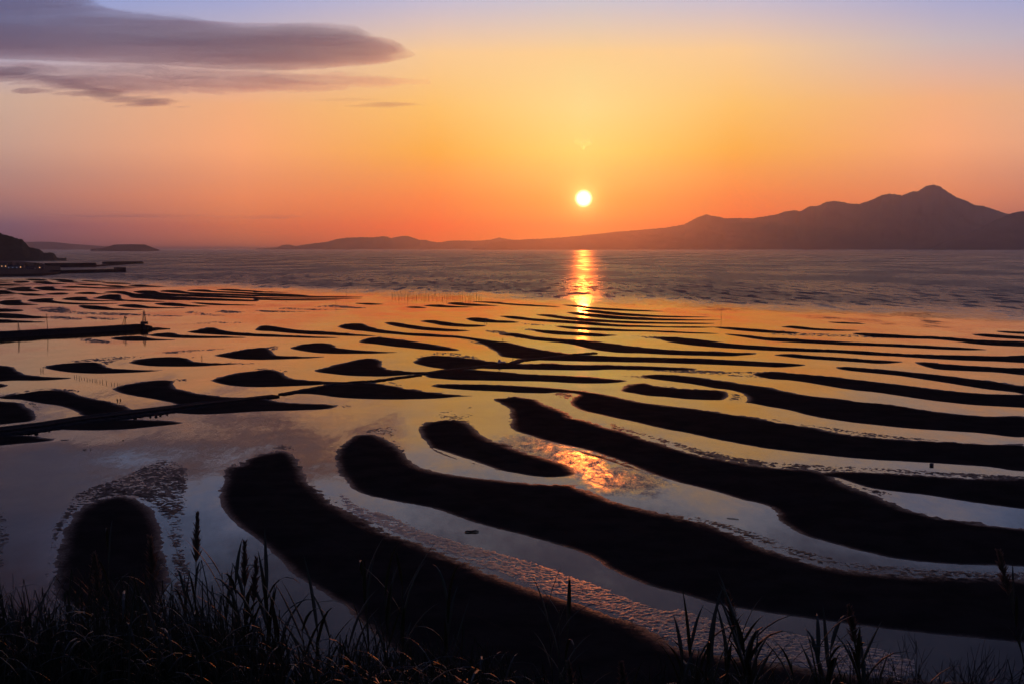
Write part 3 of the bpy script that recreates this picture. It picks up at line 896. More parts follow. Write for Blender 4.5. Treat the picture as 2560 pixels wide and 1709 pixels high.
def hill_z(x, y):
    return np.where(y < 1.0, 48.2, 48.2 - 0.455 * (y - 1.0)) + fbm(x, y, ((6.0, 0.5), (2.0, 0.25), (0.7, 0.1)), 14)


ZZ = hill_z(XX, YY)
ZZ = np.where(YY > 104, np.minimum(ZZ, 0.6 - 0.06 * (YY - 104)), ZZ)
grid_mesh('hillside', np.stack([XX, YY, ZZ], -1), np.ones((XX.shape[0] - 1, XX.shape[1] - 1), bool), M['soil'])


def hz(x, y):
    return float(hill_z(np.array(float(x)), np.array(float(y))))


# ------------------------------------------------------------------ haze: the air between here and the far shore
hb = MB()
hb.box((0, 14700, 899.0), (38000, 29500, 1800.0))
tag(hb.build('haze', M['haze']), kind='stuff')


# ------------------------------------------------------------------ clouds, high beyond the haze
def cloud(name, px_poly, alt, thick, soft, streak, step, label, density, g=0.5, holes=0.5, seed=0, color=(0.93, 0.90, 0.96), fine=1.0):
    sp = spline(px_poly, 6)
    mg = min(60.0, 0.12 * np.ptp(sp[:, 0]) + 4)
    x_lo, x_hi, y_lo, y_hi = sp[:, 0].min() - mg, sp[:, 0].max() + mg, sp[:, 1].min() - 14, sp[:, 1].max() + 14
    XX, YY = np.meshgrid(np.arange(x_lo, x_hi, step[0]), np.arange(y_lo, y_hi, step[1]))
    Wd = ground(XX.ravel(), YY.ravel(), alt)
    poly = ground(sp[:, 0], sp[:, 1], alt)[:, :2]
    s = signed_dist(Wd[:, :2], poly)
    X, Y = Wd[:, 0], Wd[:, 1]
    a = R(streak)
    U, V_ = X * math.cos(a) + Y * math.sin(a), -X * math.sin(a) + Y * math.cos(a)
    n_ = fbm(U / 5.0 / fine, V_ / fine, ((900.0, 0.8), (380.0, 0.7), (160.0, 0.5), (70.0, 0.35)), seed)
    n2 = fbm(U / 3.0 / fine, V_ / fine, ((2600.0, 0.9), (1200.0, 0.5)), seed + 7)
    s2 = s + soft * 1.3 * n_ * 1.2
    t = thick * (1 - np.exp(-np.maximum(s2, 0) / soft)) * np.clip(1 + holes * (n_ + n2) * 1.6, 0.02, 3)
    t = np.where(s2 > 0, t, 0)
    tt = t.reshape(XX.shape)
    keepc = np.maximum(np.maximum(tt[:-1, :-1], tt[1:, :-1]), np.maximum(tt[:-1, 1:], tt[1:, 1:])) > thick * 0.004
    idx = np.arange(XX.size).reshape(XX.shape)
    q = np.stack([idx[:-1, :-1], idx[1:, :-1], idx[1:, 1:], idx[:-1, 1:]], -1)[keepc]
    # closed hull: upper and lower skin, sewn along the border cells
    nV = XX.size
    lo = q[:, ::-1] + nV
    e = {}
    for f in q.tolist():
        for i in range(4):
            k = (f[i], f[(i + 1) % 4])
            if (k[1], k[0]) in e:
                del e[(k[1], k[0])]
            else:
                e[k] = 1
    sides = [(b_, a_, a_ + nV, b_ + nV) for a_, b_ in e]
    Pu = np.stack([X, Y, alt + t * 0.6 + 0.3], -1)
    Pl = np.stack([X, Y, alt - t * 0.4 - 0.3], -1)
    V = np.concatenate([Pu, Pl])
    Fq = np.array(q.tolist() + lo.tolist() + sides, int)
    Fq = Fq[:, ::-1]
    used = np.unique(Fq)
    re = np.full(len(V), -1)
    re[used] = np.arange(len(used))
    me = bpy.data.meshes.new(name)
    me.from_pydata(V[used].tolist(), [], re[Fq].tolist())
    me.materials.append(volume_mat('cloud vapour', color, density, g))
    o = bpy.data.objects.new(name, me)
    COL.objects.link(o)
    return tag(o, label, 'cloud')


cloud('cloud', [(-1100, -800), (-200, -560), (90, -230), (170, -90), (224, -10), (328, 28), (450, 44), (609, 66), (730, 72), (830, 79), (918, 88), (974, 102), (1005, 120),
                (1016, 136), (1004, 150), (955, 158), (913, 163), (796, 172), (656, 174), (468, 165), (281, 157), (120, 150), (0, 146), (-300, 130), (-1100, 100)],
      3000, 240, 260, 8, (4, 1.5), 'broad mauve-grey cloud bank reaching across the upper left sky', 1.2e-3, 0.75, 0.22, 3, (0.95, 0.91, 1.0), 0.5)
cloud('cloud', [(-300, 158), (0, 160), (130, 163), (260, 168), (400, 170), (600, 176), (760, 178), (880, 176), (960, 196), (1018, 205),
                (960, 216), (860, 222), (740, 226), (560, 232), (430, 238), (340, 236), (230, 225), (120, 205), (0, 190), (-300, 185)],
      2900, 110, 700, 20, (3, 1.0), 'thin pink rippled veil of cloud under the big mauve bank', 1.2e-3, 0.85, 2.6, 11, (1.0, 0.96, 0.97), 0.42)
cloud('cloud', [(-250, 165), (0, 168), (90, 175), (180, 190), (270, 215), (340, 235), (400, 252), (430, 263), (400, 265), (330, 262), (260, 252),
                (180, 240), (100, 230), (190, 228), (100, 214), (0, 205), (-250, 205)],
      2700, 120, 600, -22, (3, 1.0), 'narrow dark cloud tongue pointing down to the right, below the bank', 2.0e-3, 0.7, 0.5, 23, (0.93, 0.90, 1.0), 0.7)
cloud('cloud', [(862, 267), (900, 260), (960, 255), (1010, 259), (1056, 272), (1000, 276), (930, 272)], 2600, 70, 420, 0, (2, 0.6),
      'small orange lens of cloud below the tip of the big bank', 1.5e-3, 0.7, 0.3, 31, (1.0, .93, .9))
cloud('cloud', [(800, 248), (860, 243), (960, 238), (1030, 240), (960, 247), (880, 250)], 2650, 30, 420, 0, (2, 0.6),
      'faint pink wisp just above the small orange lens cloud', 0.7e-3, 0.7, 0.8, 37, (1.0, .93, .9))
cloud('cloud', [(1431, 357), (1438, 341), (1448, 346), (1462, 345), (1470, 352), (1478, 353), (1480, 360), (1470, 364), (1462, 368), (1464, 375), (1455, 370),
                (1444, 361)], 2500, 60, 35, 30, (0.5, 0.3), 'tiny bright torn cloud floating straight above the sun', 0.6e-3, 0.93, 2.6, 47, (1.0, 1.0, 1.0), 0.12)

cloud('cloud', [(70, 537), (150, 534), (260, 531), (420, 535), (560, 541), (700, 539), (770, 543), (640, 548), (480, 546), (300, 545), (160, 544)],
      2200, 60, 900, 0, (4, 0.5), 'faint purple streak of cloud low over the left horizon', 1.2e-4, 0.4, 1.6, 57)

# ------------------------------------------------------------------ stone jetty with a beacon, left middle distance
def path_strip(mb, pts, half, z0, z1, taper=1.0, jag=0.0, sub=4, seed=0):
    """a long bank or road: trapezoid section swept along ground points"""
    rnd = random.Random(seed)
    P = [Vector(p) for p in pts]
    Q = []
    for a, b_ in zip(P[:-1], P[1:]):
        for k in range(sub):
            Q.append(a.lerp(b_, k / sub))
    Q.append(P[-1])
    v, f = [], []
    for i, p in enumerate(Q):
        d = (Q[min(i + 1, len(Q) - 1)] - Q[max(i - 1, 0)])
        d.z = 0
        d.normalize()
        n = Vector((-d.y, d.x, 0))
        h = half[0] + (half[1] - half[0]) * i / (len(Q) - 1) if isinstance(half, tuple) else half
        zt = z1[0] + (z1[1] - z1[0]) * i / (len(Q) - 1) if isinstance(z1, tuple) else z1
        j = lambda: rnd.uniform(-jag, jag)
        v += [p - n * (h + j()) + Vector((0, 0, z0)), p - n * (h * taper + j() * .4) + Vector((0, 0, zt + j() * .3)),
              p + n * (h * taper + j() * .4) + Vector((0, 0, zt + j() * .3)), p + n * (h + j()) + Vector((0, 0, z0))]
        if i:
            a = 4 * (i - 1)
            f += [(a + k, a + k + 1, a + 5 + k, a + 4 + k) for k in range(3)]
    L = len(v)
    f += [(0, 3, 2, 1), (L - 4, L - 3, L - 2, L - 1)]
    mb.poly(v, f)


jet = thing('jetty', G(180, 838), 'low black stone jetty running in from the left edge with a beacon at its tip', 'jetty')
o_ = Vector(jet.location)
mb = MB()
path_strip(mb, [G(-140, 853.5) - o_, G(0, 843.5) - o_, G(120, 836.5) - o_, G(250, 829.0) - o_, G(352, 822.0) - o_], (6.5, 5.5), -0.3, (3.3, 2.9), 0.72, 0.25, 14, 2)
mb.build('embankment', M['darkstone'], jet)
mb = MB()
path_strip(mb, [G(350, 823) - o_, G(368, 822.2) - o_, G(378, 821.8) - o_], (6.2, 3.6), -0.3, (2.9, 1.7), 0.55, 0.3, 5, 5)
path_strip(mb, [G(366, 823) - o_, G(392, 822) - o_, G(424, 822.5) - o_], (6.0, 1.2), -0.3, (1.3, 0.3), 0.5, 0.35, 6, 6)
mb.build('rubble_toe', M['darkstone'], jet)
mb = MB()
pc = G(361, 821.5)
mb.box((pc.x - o_.x, pc.y - o_.y, 3.55), (4.6, 4.6, 1.5), 0.3, 0.94)
mb.build('plinth', M['concrete'], jet)

tw = thing('beacon_tower', (pc.x, pc.y, 4.3), 'small openwork steel beacon standing on the tip of the jetty', 'beacon', rz=0.5)
H_ = 6.9
leg_o = []
for a in range(4):
    sx, sy = ((1, 1), (-1, 1), (-1, -1), (1, -1))[a]
    mb = MB()
    mb.tube([(sx * .95, sy * .95, 0), (sx * .42, sy * .42, H_ - 1.3)], 0.10, 5)
    mb.build('leg', M['metal'], tw)
for k in range(4):
    z0_, z1_ = k * 1.4, (k + 1) * 1.4
    r0, r1 = .95 - .53 * z0_ / (H_ - 1.3), .95 - .53 * z1_ / (H_ - 1.3)
    mb = MB()
    cs = ((1, 1), (-1, 1), (-1, -1), (1, -1))
    for a in range(4):
        c0, c1 = cs[a], cs[(a + 1) % 4]
        mb.tube([(c0[0] * r0, c0[1] * r0, z0_), (c1[0] * r1, c1[1] * r1, z1_)], 0.045, 4)
        mb.tube([(c1[0] * r0, c1[1] * r0, z0_), (c0[0] * r1, c0[1] * r1, z1_)], 0.045, 4)
        mb.tube([(c0[0] * r1, c0[1] * r1, z1_), (c1[0] * r1, c1[1] * r1, z1_)], 0.05, 4)
    mb.build('brace', M['metal'], tw)
mb = MB()
mb.box((0, 0, H_ - 1.25), (1.5, 1.5, 0.14))
for sx, sy in cs:
    mb.tube([(sx * .7, sy * .7, H_ - 1.2), (sx * .7, sy * .7, H_ - .55)], .035, 4)
for a in range(4):
    c0, c1 = cs[a], cs[(a + 1) % 4]
    mb.tube([(c0[0] * .7, c0[1] * .7, H_ - .55), (c1[0] * .7, c1[1] * .7, H_ - .55)], .035, 4)
mb.build('platform', M['metal'], tw)
mb = MB()
mb.tube([(0, 0, H_ - 1.2), (0, 0, H_ - .5)], .32, 8)
mb.tube([(0, 0, H_ - .5), (0, 0, H_ - .1), (0, 0, H_ + .15)], [.26, .26, .03], 8)
mb.build('lantern', M['red'], tw)
mb = MB()
for k in range(9):
    mb.box((.0, 1.0 - .055 * k * 1.0, .3 + k * .5), (.5, .05, .05))
mb.build('ladder', M['metal'], tw)['kind'] = 'stuff'


def pole_frame(px, py_base, top_py, legs, label, lamp=False):
    b_ = G(px, py_base)
    k = b_.y / FPX
    zt = 3.0
    hgt = (828 - top_py) * k if not lamp else (812 - top_py) * k
    t = thing('marker_pole', (b_.x, b_.y, zt - 0.3), label, 'pole')
    for (dx0, dx1) in legs:
        mb = MB()
        mb.tube([(dx0 * k, random.uniform(-.8, .8), 0), (dx1 * k, 0, hgt)], [.17, .12], 6)
        mb.build('pole', M['wood'], t)
    if lamp:
        mb = MB()
        mb.tube([(3 * k, 0, hgt * .72), (3 * k, 0, hgt * .9)], [.42, .3], 8)
        mb.build('lamp', M['metal'], t)
    mb = MB()
    mb.box((legs[0][1] * k, 0, hgt - .3), (.5, .4, .35))
    mb.build('bracket', M['metal'], t)
    return t


pole_frame(47, 841, 802.5, [(-1.0, -1.0), (3.5, -0.8)], 'two-legged pole frame on the jetty near the left edge')
pole_frame(118.5, 837.5, 787.5, [(0.4, -0.5)], 'single tall thin pole rising from the middle of the jetty')
pole_frame(313, 825.5, 787.5, [(0, 0), (-7, -0.6), (3.0, 0.2)], 'three-legged signal post with a dark lamp, on the jetty next to the beacon', True)

# ------------------------------------------------------------------ sea-bed road across the flat
way = thing('causeway', G(458, 1017), 'dark straight concrete track crossing the tidal flat from the left edge', 'causeway')
o_ = Vector(way.location)
cw = [(-60, 1090), (0, 1081), (101, 1068), (191, 1053), (272, 1043), (341, 1033.5), (409, 1025), (458, 1018.5), (518, 1010.5), (580, 1003), (640, 996),
      (689, 990)]
cw2 = [(704, 986), (749, 977.5), (814, 965), (831, 959.5), (912, 953.5), (934, 952.5), (981, 946), (1048, 937.3)]
cw3 = [(1060, 935), (1111, 926.5), (1180, 918.5), (1240, 912), (1280, 908.5), (1302, 900), (1348, 896.5), (1395, 891), (1443, 885.6), (1488, 882.3)]
mb = MB()
path_strip(mb, [G(a, b_) - o_ for a, b_ in cw], (2.6, 2.2), -0.3, (1.05, 0.55), 0.92, 0.06, 7, 1)
mb.build('roadbed', M['darkstone'], way)
mb = MB()
path_strip(mb, [G(a, b_) - o_ for a, b_ in cw2], (1.8, 1.6), -0.3, (0.40, 0.38), 0.75, 0.35, 7, 3)
mb.build('roadbed', M['darkstone'], way)
mb = MB()
path_strip(mb, [G(a, b_) - o_ for a, b_ in cw3], (2.2, 2.0), -0.3, (0.5, 0.45), 0.75, 0.3, 7, 4)
mb.build('roadbed', M['darkstone'], way)
mb = MB()
path_strip(mb, [G(a, b_ + 6) - o_ for a, b_ in cw[:9]], (3.6, 2.4), -0.3, (0.55, 0.25), 0.6, 0.6, 10, 8)
mb.build('stone_footing', M['darkstone'], way)
mb = MB()
path_strip(mb, [G(a, b_ - 3.4) - o_ for a, b_ in cw[:9]], (0.22, 0.2), 0.2, (1.35, 0.8), 0.9, 0.02, 7, 9)
mb.build('kerb', M['concrete'], way)


def boulder(px, py, size, label, group=None):
    p = G(px, py)
    rnd = random.Random(int(px * 7 + py))
    bm = bmesh.new()
    bmesh.ops.create_icosphere(bm, subdivisions=2, radius=size / 2)
    for v in bm.verts:
        n_ = 1 + rnd.uniform(-.16, .16)
        v.co = Vector((v.co.x * n_ * 1.15, v.co.y * n_, v.co.z * n_ * .85))
    me = bpy.data.meshes.new('boulder')
    bm.to_mesh(me)
    bm.free()
    me.materials.append(M['darkstone'])
    o = bpy.data.objects.new('boulder', me)
    COL.objects.link(o)
    o.location = (p.x, p.y, size * .22)
    return tag(o, label, 'boulder', group)


boulder(91, 1083, .95, 'large round black boulder in the shallows just below the causeway', 'boulders along the causeway')
boulder(115, 1075, .8, 'squat boulder against the causeway foot, right of the large round one', 'boulders along the causeway')
boulder(123, 1077.5, .45, 'small stone in the shallows beside the squat boulder', 'boulders along the causeway')
boulder(64, 1084, .5, 'flat stone left of the large round boulder by the causeway', 'boulders along the causeway')
boulder(78, 1084, .4, 'smallest stone touching the left side of the large round boulder', 'boulders along the causeway')
boulder(338, 1046.5, .9, 'wide boulder where the water meets the causeway foot', 'boulders along the causeway')
boulder(376, 1042, .6, 'first of three stones lying in the water right of the wide boulder', 'boulders along the causeway')
boulder(390, 1041.5, .75, 'middle and biggest of the three stones right of the wide boulder', 'boulders along the causeway')
boulder(401, 1038.5, .65, 'last of three stones in the water, nearest to the causeway bend', 'boulders along the causeway')
boulder(418, 1037, .5, 'lone little stone in the water farthest right along the causeway foot', 'boulders along the causeway')
boulder(308, 1100, .35, 'single small stone alone in the wide still water below the causeway', None)

# ------------------------------------------------------------------ small lorry on the causeway
tp = G(1254, 911.5)
tr = thing('small_truck', (tp.x, tp.y, 0.5), 'small pale pickup lorry parked on the causeway with an open flat bed', 'truck', rz=R(-4))
mb = MB()
v = [(-1.68, -.72, .35), (-1.68, .72, .35), (-.45, .72, .35), (-.45, -.72, .35), (-1.62, -.72, .95), (-1.62, .72, .95), (-1.3, .66, 1.75), (-1.3, -.66, 1.75),
     (-.45, .72, 1.75), (-.45, -.72, 1.75)]
mb.poly(v, [(0, 3, 2, 1), (0, 1, 5, 4), (4, 5, 6, 7), (7, 6, 8, 9), (3, 9, 8, 2), (0, 4, 7, 9, 3), (1, 2, 8, 6, 5)])
mb.build('cab', M['white'], tr)
for s_ in (-1, 1):
    mb = MB()
    yy = s_ * .725
    mb.poly([(-1.4, yy, 1.0), (-.6, yy, 1.0), (-.6, yy * .985, 1.6), (-1.22, yy * .97, 1.6)], [(0, 1, 2, 3) if s_ < 0 else (3, 2, 1, 0)])
    mb.build('side_window', M['glass'], tr)
mb = MB()
mb.poly([(-1.60, -.62, 1.02), (-1.60, .62, 1.02), (-1.355, .58, 1.64), (-1.355, -.58, 1.64)], [(3, 2, 1, 0)])
mb.build('windscreen', M['glass'], tr)
mb = MB()
mb.box((.62, 0, .62), (2.1, 1.44, .10))
mb.build('bed', M['white'], tr)
for nm, c_, s_ in (('side_panel', (.62, -.70, .82), (2.1, .05, .30)), ('side_panel', (.62, .70, .82), (2.1, .05, .30)), ('tailgate', (1.66, 0, .82), (.05, 1.34, .30))):
    mb = MB()
    mb.box(c_, s_)
    mb.build(nm, M['white'], tr)
mb = MB()
mb.box((.1, 0, .46), (3.2, .8, .14))
mb.build('chassis', M['metal'], tr)
for wx in (-1.1, 1.0):
    for wy in (-.62, .62):
        mb = MB()
        mb.tube([(wx, wy - .08, .28), (wx, wy + .08, .28)], .28, 12)
        w_o = mb.build('wheel', M['rubber'], tr)
        mb = MB()
        mb.tube([(wx, wy - .09, .28), (wx, wy + .09, .28)], .15, 10)
        mb.build('rim', M['metal'], w_o)
for wy in (-.5, .5):
    mb = MB()
    mb.box((-1.70, wy, .72), (.05, .22, .16))
    mb.build('headlight', M['glass'], tr)


# ------------------------------------------------------------------ people out on the flat
def person_mesh(stride, bend, arm):
    J = [(0, 0, .92), (0, 0, 1.15), (0, bend * .10, 1.38), (0, bend * .18, 1.50), (0, bend * .24, 1.62), (0, bend * .25, 1.73),
         (.10, 0, .88), (.11, stride * .22, .48), (.11, stride * .34, .07), (.11, stride * .34 + .14, .04),
         (-.10, 0, .88), (-.11, -stride * .16, .48), (-.11, -stride * .36, .09), (-.11, -stride * .36 + .13, .04),
         (.20, bend * .11, 1.40), (.25, bend * .1 - arm * .08, 1.13), (.25, bend * .1 + arm * .12, .88), (.25, bend * .1 + arm * .16, .78),
         (-.20, bend * .11, 1.40), (-.25, bend * .1 + arm * .10, 1.13), (-.25, bend * .1 + arm * .25, .92), (-.25, bend * .1 + arm * .29, .82)]
    Rr = [.15, .15, .17, .065, .095, .075, .095, .07, .048, .04, .095, .07, .048, .04, .07, .048, .038, .035, .07, .048, .038, .035]
    E_ = [(0, 1), (1, 2), (2, 3), (3, 4), (4, 5), (0, 6), (6, 7), (7, 8), (8, 9), (0, 10), (10, 11), (11, 12), (12, 13), (2, 14), (14, 15), (15, 16), (16, 17),
          (2, 18), (18, 19), (19, 20), (20, 21)]
    me = bpy.data.meshes.new('person')
    me.from_pydata(J, E_, [])
    o = bpy.data.objects.new('person_skeleton', me)
    COL.objects.link(o)
    sk_ = o.modifiers.new('skin', 'SKIN')
    for i, r_ in enumerate(Rr):
        me.skin_vertices[0].data[i].radius = (r_, r_)
    me.skin_vertices[0].data[0].use_root = True
    ss = o.modifiers.new('smooth', 'SUBSURF')
    ss.levels = ss.render_levels = 1
    dg = bpy.context.evaluated_depsgraph_get()
    out = bpy.data.meshes.new_from_object(o.evaluated_get(dg))
    bpy.data.objects.remove(o)
    out.name = 'person'
    out.materials.clear()
    out.materials.append(M['cloth'])
    out.materials.append(M['skin'])
    for p in out.polygons:
        c_ = p.center
        p.material_index = 1 if (c_.z > 1.56 and c_.y > bend * .25) else 0
    return out


PM = [person_mesh(.55, .3, .6), person_mesh(.1, .9, 1.0), person_mesh(.8, .2, -.5)]


def person(px, py, k, rz, label, z=0.3):
    p = G(px, py)
    o = bpy.data.objects.new('person', PM[k])
    COL.objects.link(o)
    o.location = (p.x, p.y, z)
    o.rotation_euler = (0, 0, rz)
    tag(o, label, 'person', 'people walking on the tidal flat')
    hb_ = MB()
    hy = .25 * (.3, .9, .2)[k]
    hb_.tube([(0, hy - .02, 1.66), (0, hy - .02, 1.74), (0, hy - .02, 1.80)], [.112, .10, .03], 8)
    hb_.build('hair', M['rubber'], o)
    return o


person(1257, 855.5, 0, 2.4, 'person standing alone on the crest of the dark bank beyond the lorry')
person(1211.5, 804.5, 0, 1.2, 'left one of two people side by side on a far narrow bank', 0.2)
person(1217, 805, 1, .4, 'right, stooping one of two people side by side on a far narrow bank', 0.2)
person(75, 752.5, 1, -1.0, 'person bending at the left tip of a far bank beyond the jetty', 0.25)
person(504.5, 897.5, 2, 2.0, 'person wading alone in the pool inside a curved bank at centre left', 0.0)
person(301, 1010.5, 0, -.5, 'upright person at the right end of a dark bank above the causeway', 0.25)
person(294, 1011, 1, .8, 'stooping person close beside the upright one above the causeway', 0.25)
person(1282, 905.5, 2, 1.5, 'person walking on the causeway just right of the small lorry', 0.5)
person(715, 751.5, 0, .5, 'person far out among thin straight banks near the sea edge', 0.15)

# ------------------------------------------------------------------ stakes
st_row = [(186, 942.5), (192, 943), (198, 945), (204, 946), (211, 947), (218, 948.5), (225, 949.5), (231, 950.5), (238, 951.5), (242, 952.5), (250, 954),
          (256, 955), (266, 957), (279, 960), (286, 961), (294, 963), (300, 965), (305, 966)]
mb = MB()
mb.tube([(0, 0, -.4), (.02, .02, .4), (0, 0, 1.0)], [.10, .09, .07], 6)
me_st = mb.build('wooden_stake', M['wood'])
s0 = me_st
for i, (a, b_) in enumerate(st_row):
    o = s0 if i == 0 else s0.copy()
    if i:
        COL.objects.link(o)
    p = G(a, b_)
    o.location = p
    o.rotation_euler = (random.uniform(-.1, .1), random.uniform(-.1, .1), random.uniform(0, 6))
    o.scale = (1, 1, random.uniform(.6, 1.25))
    tag(o, 'short wooden stake in the slanting row across the pale water at left', 'stake', 'row of short stakes in the shallows')
for i, (a, b_) in enumerate([(101.5, 927), (105, 926.5), (108, 925)]):
    o = s0.copy()
    COL.objects.link(o)
    o.location = G(a, b_)
    o.scale = (1, 1, (1.3, .9, 1.5)[i])
    tag(o, ('left', 'middle, shortest', 'right, tallest')[i] + ' stake of a little trio standing in a curved pool', 'stake', 'three stakes in the curved pool')

mb = MB()
mb.tube([(0, 0, -.6), (.05, .03, 2.0), (0, 0, 4.6)], [.17, .15, .09], 5)
np0 = mb.build('net_pole', M['bamboo'])
rnd = random.Random(5)
first = True
for i in range(72):
    a = 980 + 222 * (i + rnd.uniform(-.4, .4)) / 71
    b_ = 740 + (a - 980) * 0.035 + rnd.uniform(-7, 6)
    o = np0 if first else np0.copy()
    if not first:
        COL.objects.link(o)
    first = False
    o.location = G(a, b_)
    o.rotation_euler = (rnd.uniform(-.05, .05), rnd.uniform(-.05, .05), rnd.uniform(0, 6))
    o.scale = (1, 1, rnd.uniform(.6, 1.1))
    tag(o, 'thin upright fishing pole in the dense field of poles at the sea edge', 'pole', 'fishing poles standing at the sea edge')
for a, b_, zz, lab in ((1803, 797, 1.6, 'lone tall thin pole in calm water right of the sun glitter'), (840, 764, 1.5, 'lone tall thin pole rising over the ripple field left of the pole field'),
                       (866, 737, 1.2, 'lone short pole at the sea edge left of the pole field')):
    o = np0.copy()
    COL.objects.link(o)
    o.location = G(a, b_)
    o.scale = (.8, .8, zz)
    for k_ in ('group',):
        if k_ in o:
            del o[k_]
    tag(o, lab, 'pole')

# ------------------------------------------------------------------ drift on the flat
p = G(1180, 1329)
t = thing('driftwood_log', (p.x, p.y, .08), 'thick black driftwood log lying in the near channel', 'log', rz=.12)
mb = MB()
mb.tube([(-1.25, 0, .02), (-.9, .03, .10), (-.2, -.03, .07), (.5, .05, .11), (1.2, .02, .06)], [.10, .16, .15, .17, .09], 8)
mb.build('trunk', M['wood'], t)
mb = MB()
mb.tube([(.55, .04, .15), (.7, .2, .32), (.74, .24, .42)], [.06, .04, .02], 6)
mb.tube([(-.6, .0, .15), (-.7, -.12, .26)], [.05, .02], 6)
mb.build('branch_stub', M['wood'], t)
p = G(1832, 1296)
mb = MB()
mb.tube([(-1.15, 0, .06), (0, .05, .1), (1.15, -.05, .05)], [.05, .06, .04], 6)
o = mb.build('driftwood_stick', M['wood'])
o.location = p
o.rotation_euler = (0, 0, -.5)
tag(o, 'long thin stick floating in the glittering channel at right', 'stick')
p = G(2329, 1163)
t = thing('crate', (p.x, p.y, 0), 'small dark square crate stranded in the channel near the right edge', 'crate', rz=.25)
for nm, c_, s_ in (('base', (0, 0, .04), (.72, .5, .06)), ('side', (0, -.25, .30), (.72, .04, .46)), ('side', (0, .25, .30), (.72, .04, .46)), ('end', (-.34, 0, .30), (.04, .46, .46)),
                   ('end', (.34, 0, .30), (.04, .46, .46))):
    mb = MB()
    mb.box(c_, s_)
    mb.build(nm, M['crate'], t)
mb = MB()
mb.tube([(-.5, 0, 0), (-.2, .05, .12), (.1, 0, .18), (.5, .1, .1)], [.05, .08, .07, .03], 6)
mb.tube([(.1, 0, .16), (.25, .15, .55)], [.05, .02], 6)
mb.tube([(-.1, 0, .1), (-.2, -.2, .3)], [.04, .02], 6)
o = mb.build('driftwood_branch', M['wood'])
o.location = G(212, 1124)
tag(o, 'forked dark branch lying in the wide still water at left', 'branch')
mb = MB()
mb.tube([(0, 0, -.2), (.03, 0, .3), (.06, .03, .55)], [.06, .05, .03], 6)
o = mb.build('driftwood_stump', M['wood'])
o.location = G(226, 1123.5)
tag(o, 'little upright stump just right of the forked branch', 'stump')

# ------------------------------------------------------------------ harbour, far left
def wall_thing(name, a, b_, half, ztop, label, cat, parts=(), parapet=None, mt='darkstone'):
    A_, B_ = G(*a), G(*b_)
    c_ = (A_ + B_) / 2
    t = thing(name, c_, label, cat)
    mb = MB()
    path_strip(mb, [A_ - c_, B_ - c_], half, -0.4, ztop, 0.8, 0.0, 6)
    mb.build('mole', M[mt], t)
    if parapet:
        mb = MB()
        d = (B_ - A_).normalized()
        n = Vector((-d.y, d.x, 0)) * half * .45
        path_strip(mb, [A_ - c_ + n, B_ - c_ + n], .8, ztop - .2, ztop + parapet, 1.0, 0, 6)
        mb.build('parapet', M[mt], t)
    return t


def k_at(px, py):
    return G(px, py).y / FPX


bw = wall_thing('breakwater', (257, 660.5), (357, 659.5), 6, 4.6, 'outermost long low breakwater lying in the sea off the harbour', 'breakwater', parapet=2.6)
mb = MB()
q = G(355, 659.5) - Vector(bw.location)
mb.tube([(q.x, q.y, 4), (q.x, q.y, 12.5)], [.5, .35], 8)
mb.tube([(q.x, q.y, 12.5), (q.x, q.y, 13.6)], [.9, .5], 8)
mb.build('light_post', M['metal'], bw)
wall_thing('breakwater', (112, 669), (240, 668), 14, 8.5, 'massive dark inner breakwater with a high flat top', 'breakwater', parapet=2.2)
wall_thing('breakwater', (238, 667), (332, 660.5), 3, 2.6, 'slanting sunlit mole joining the inner and outer breakwaters', 'breakwater', parapet=1.4)
nb = wall_thing('breakwater', (130, 684.5), (306, 680.5), 9, 4.8, 'nearest long breakwater of the harbour, ending in a raised block', 'breakwater', parapet=1.4)
e = G(300, 680)
mb = MB()
q = e - Vector(nb.location)
mb.box((q.x, q.y, 4.6), (20, 16, 9.2), R(38), .94)
mb.build('end_block', M['darkstone'], nb)
# reclaimed shore with its sea wall
sh = [(-400, 700), (-120, 694.5), (0, 692), (60, 691.5), (105, 690), (140, 686.5), (152, 684.5)]
back = [(150, 667), (60, 658), (-120, 656), (-400, 656)]
lo_ = [G(a, b_) for a, b_ in sh + back]
bm = bmesh.new()
vt = [bm.verts.new((p.x, p.y, 4.2)) for p in lo_]
vb = [bm.verts.new((p.x * 0.998, p.y * 0.998, -.5)) for p in lo_]
bm.faces.new(vt)
for i in range(len(vt)):
    j = (i + 1) % len(vt)
    bm.faces.new((vt[i], vb[i], vb[j], vt[j]))
bmesh.ops.recalc_face_normals(bm, faces=bm.faces)
me = bpy.data.meshes.new('harbour_ground')
bm.to_mesh(me)
bm.free()
me.materials.append(M['darkstone'])
o = bpy.data.objects.new('harbour_ground', me)
COL.objects.link(o)
o['kind'] = 'structure'


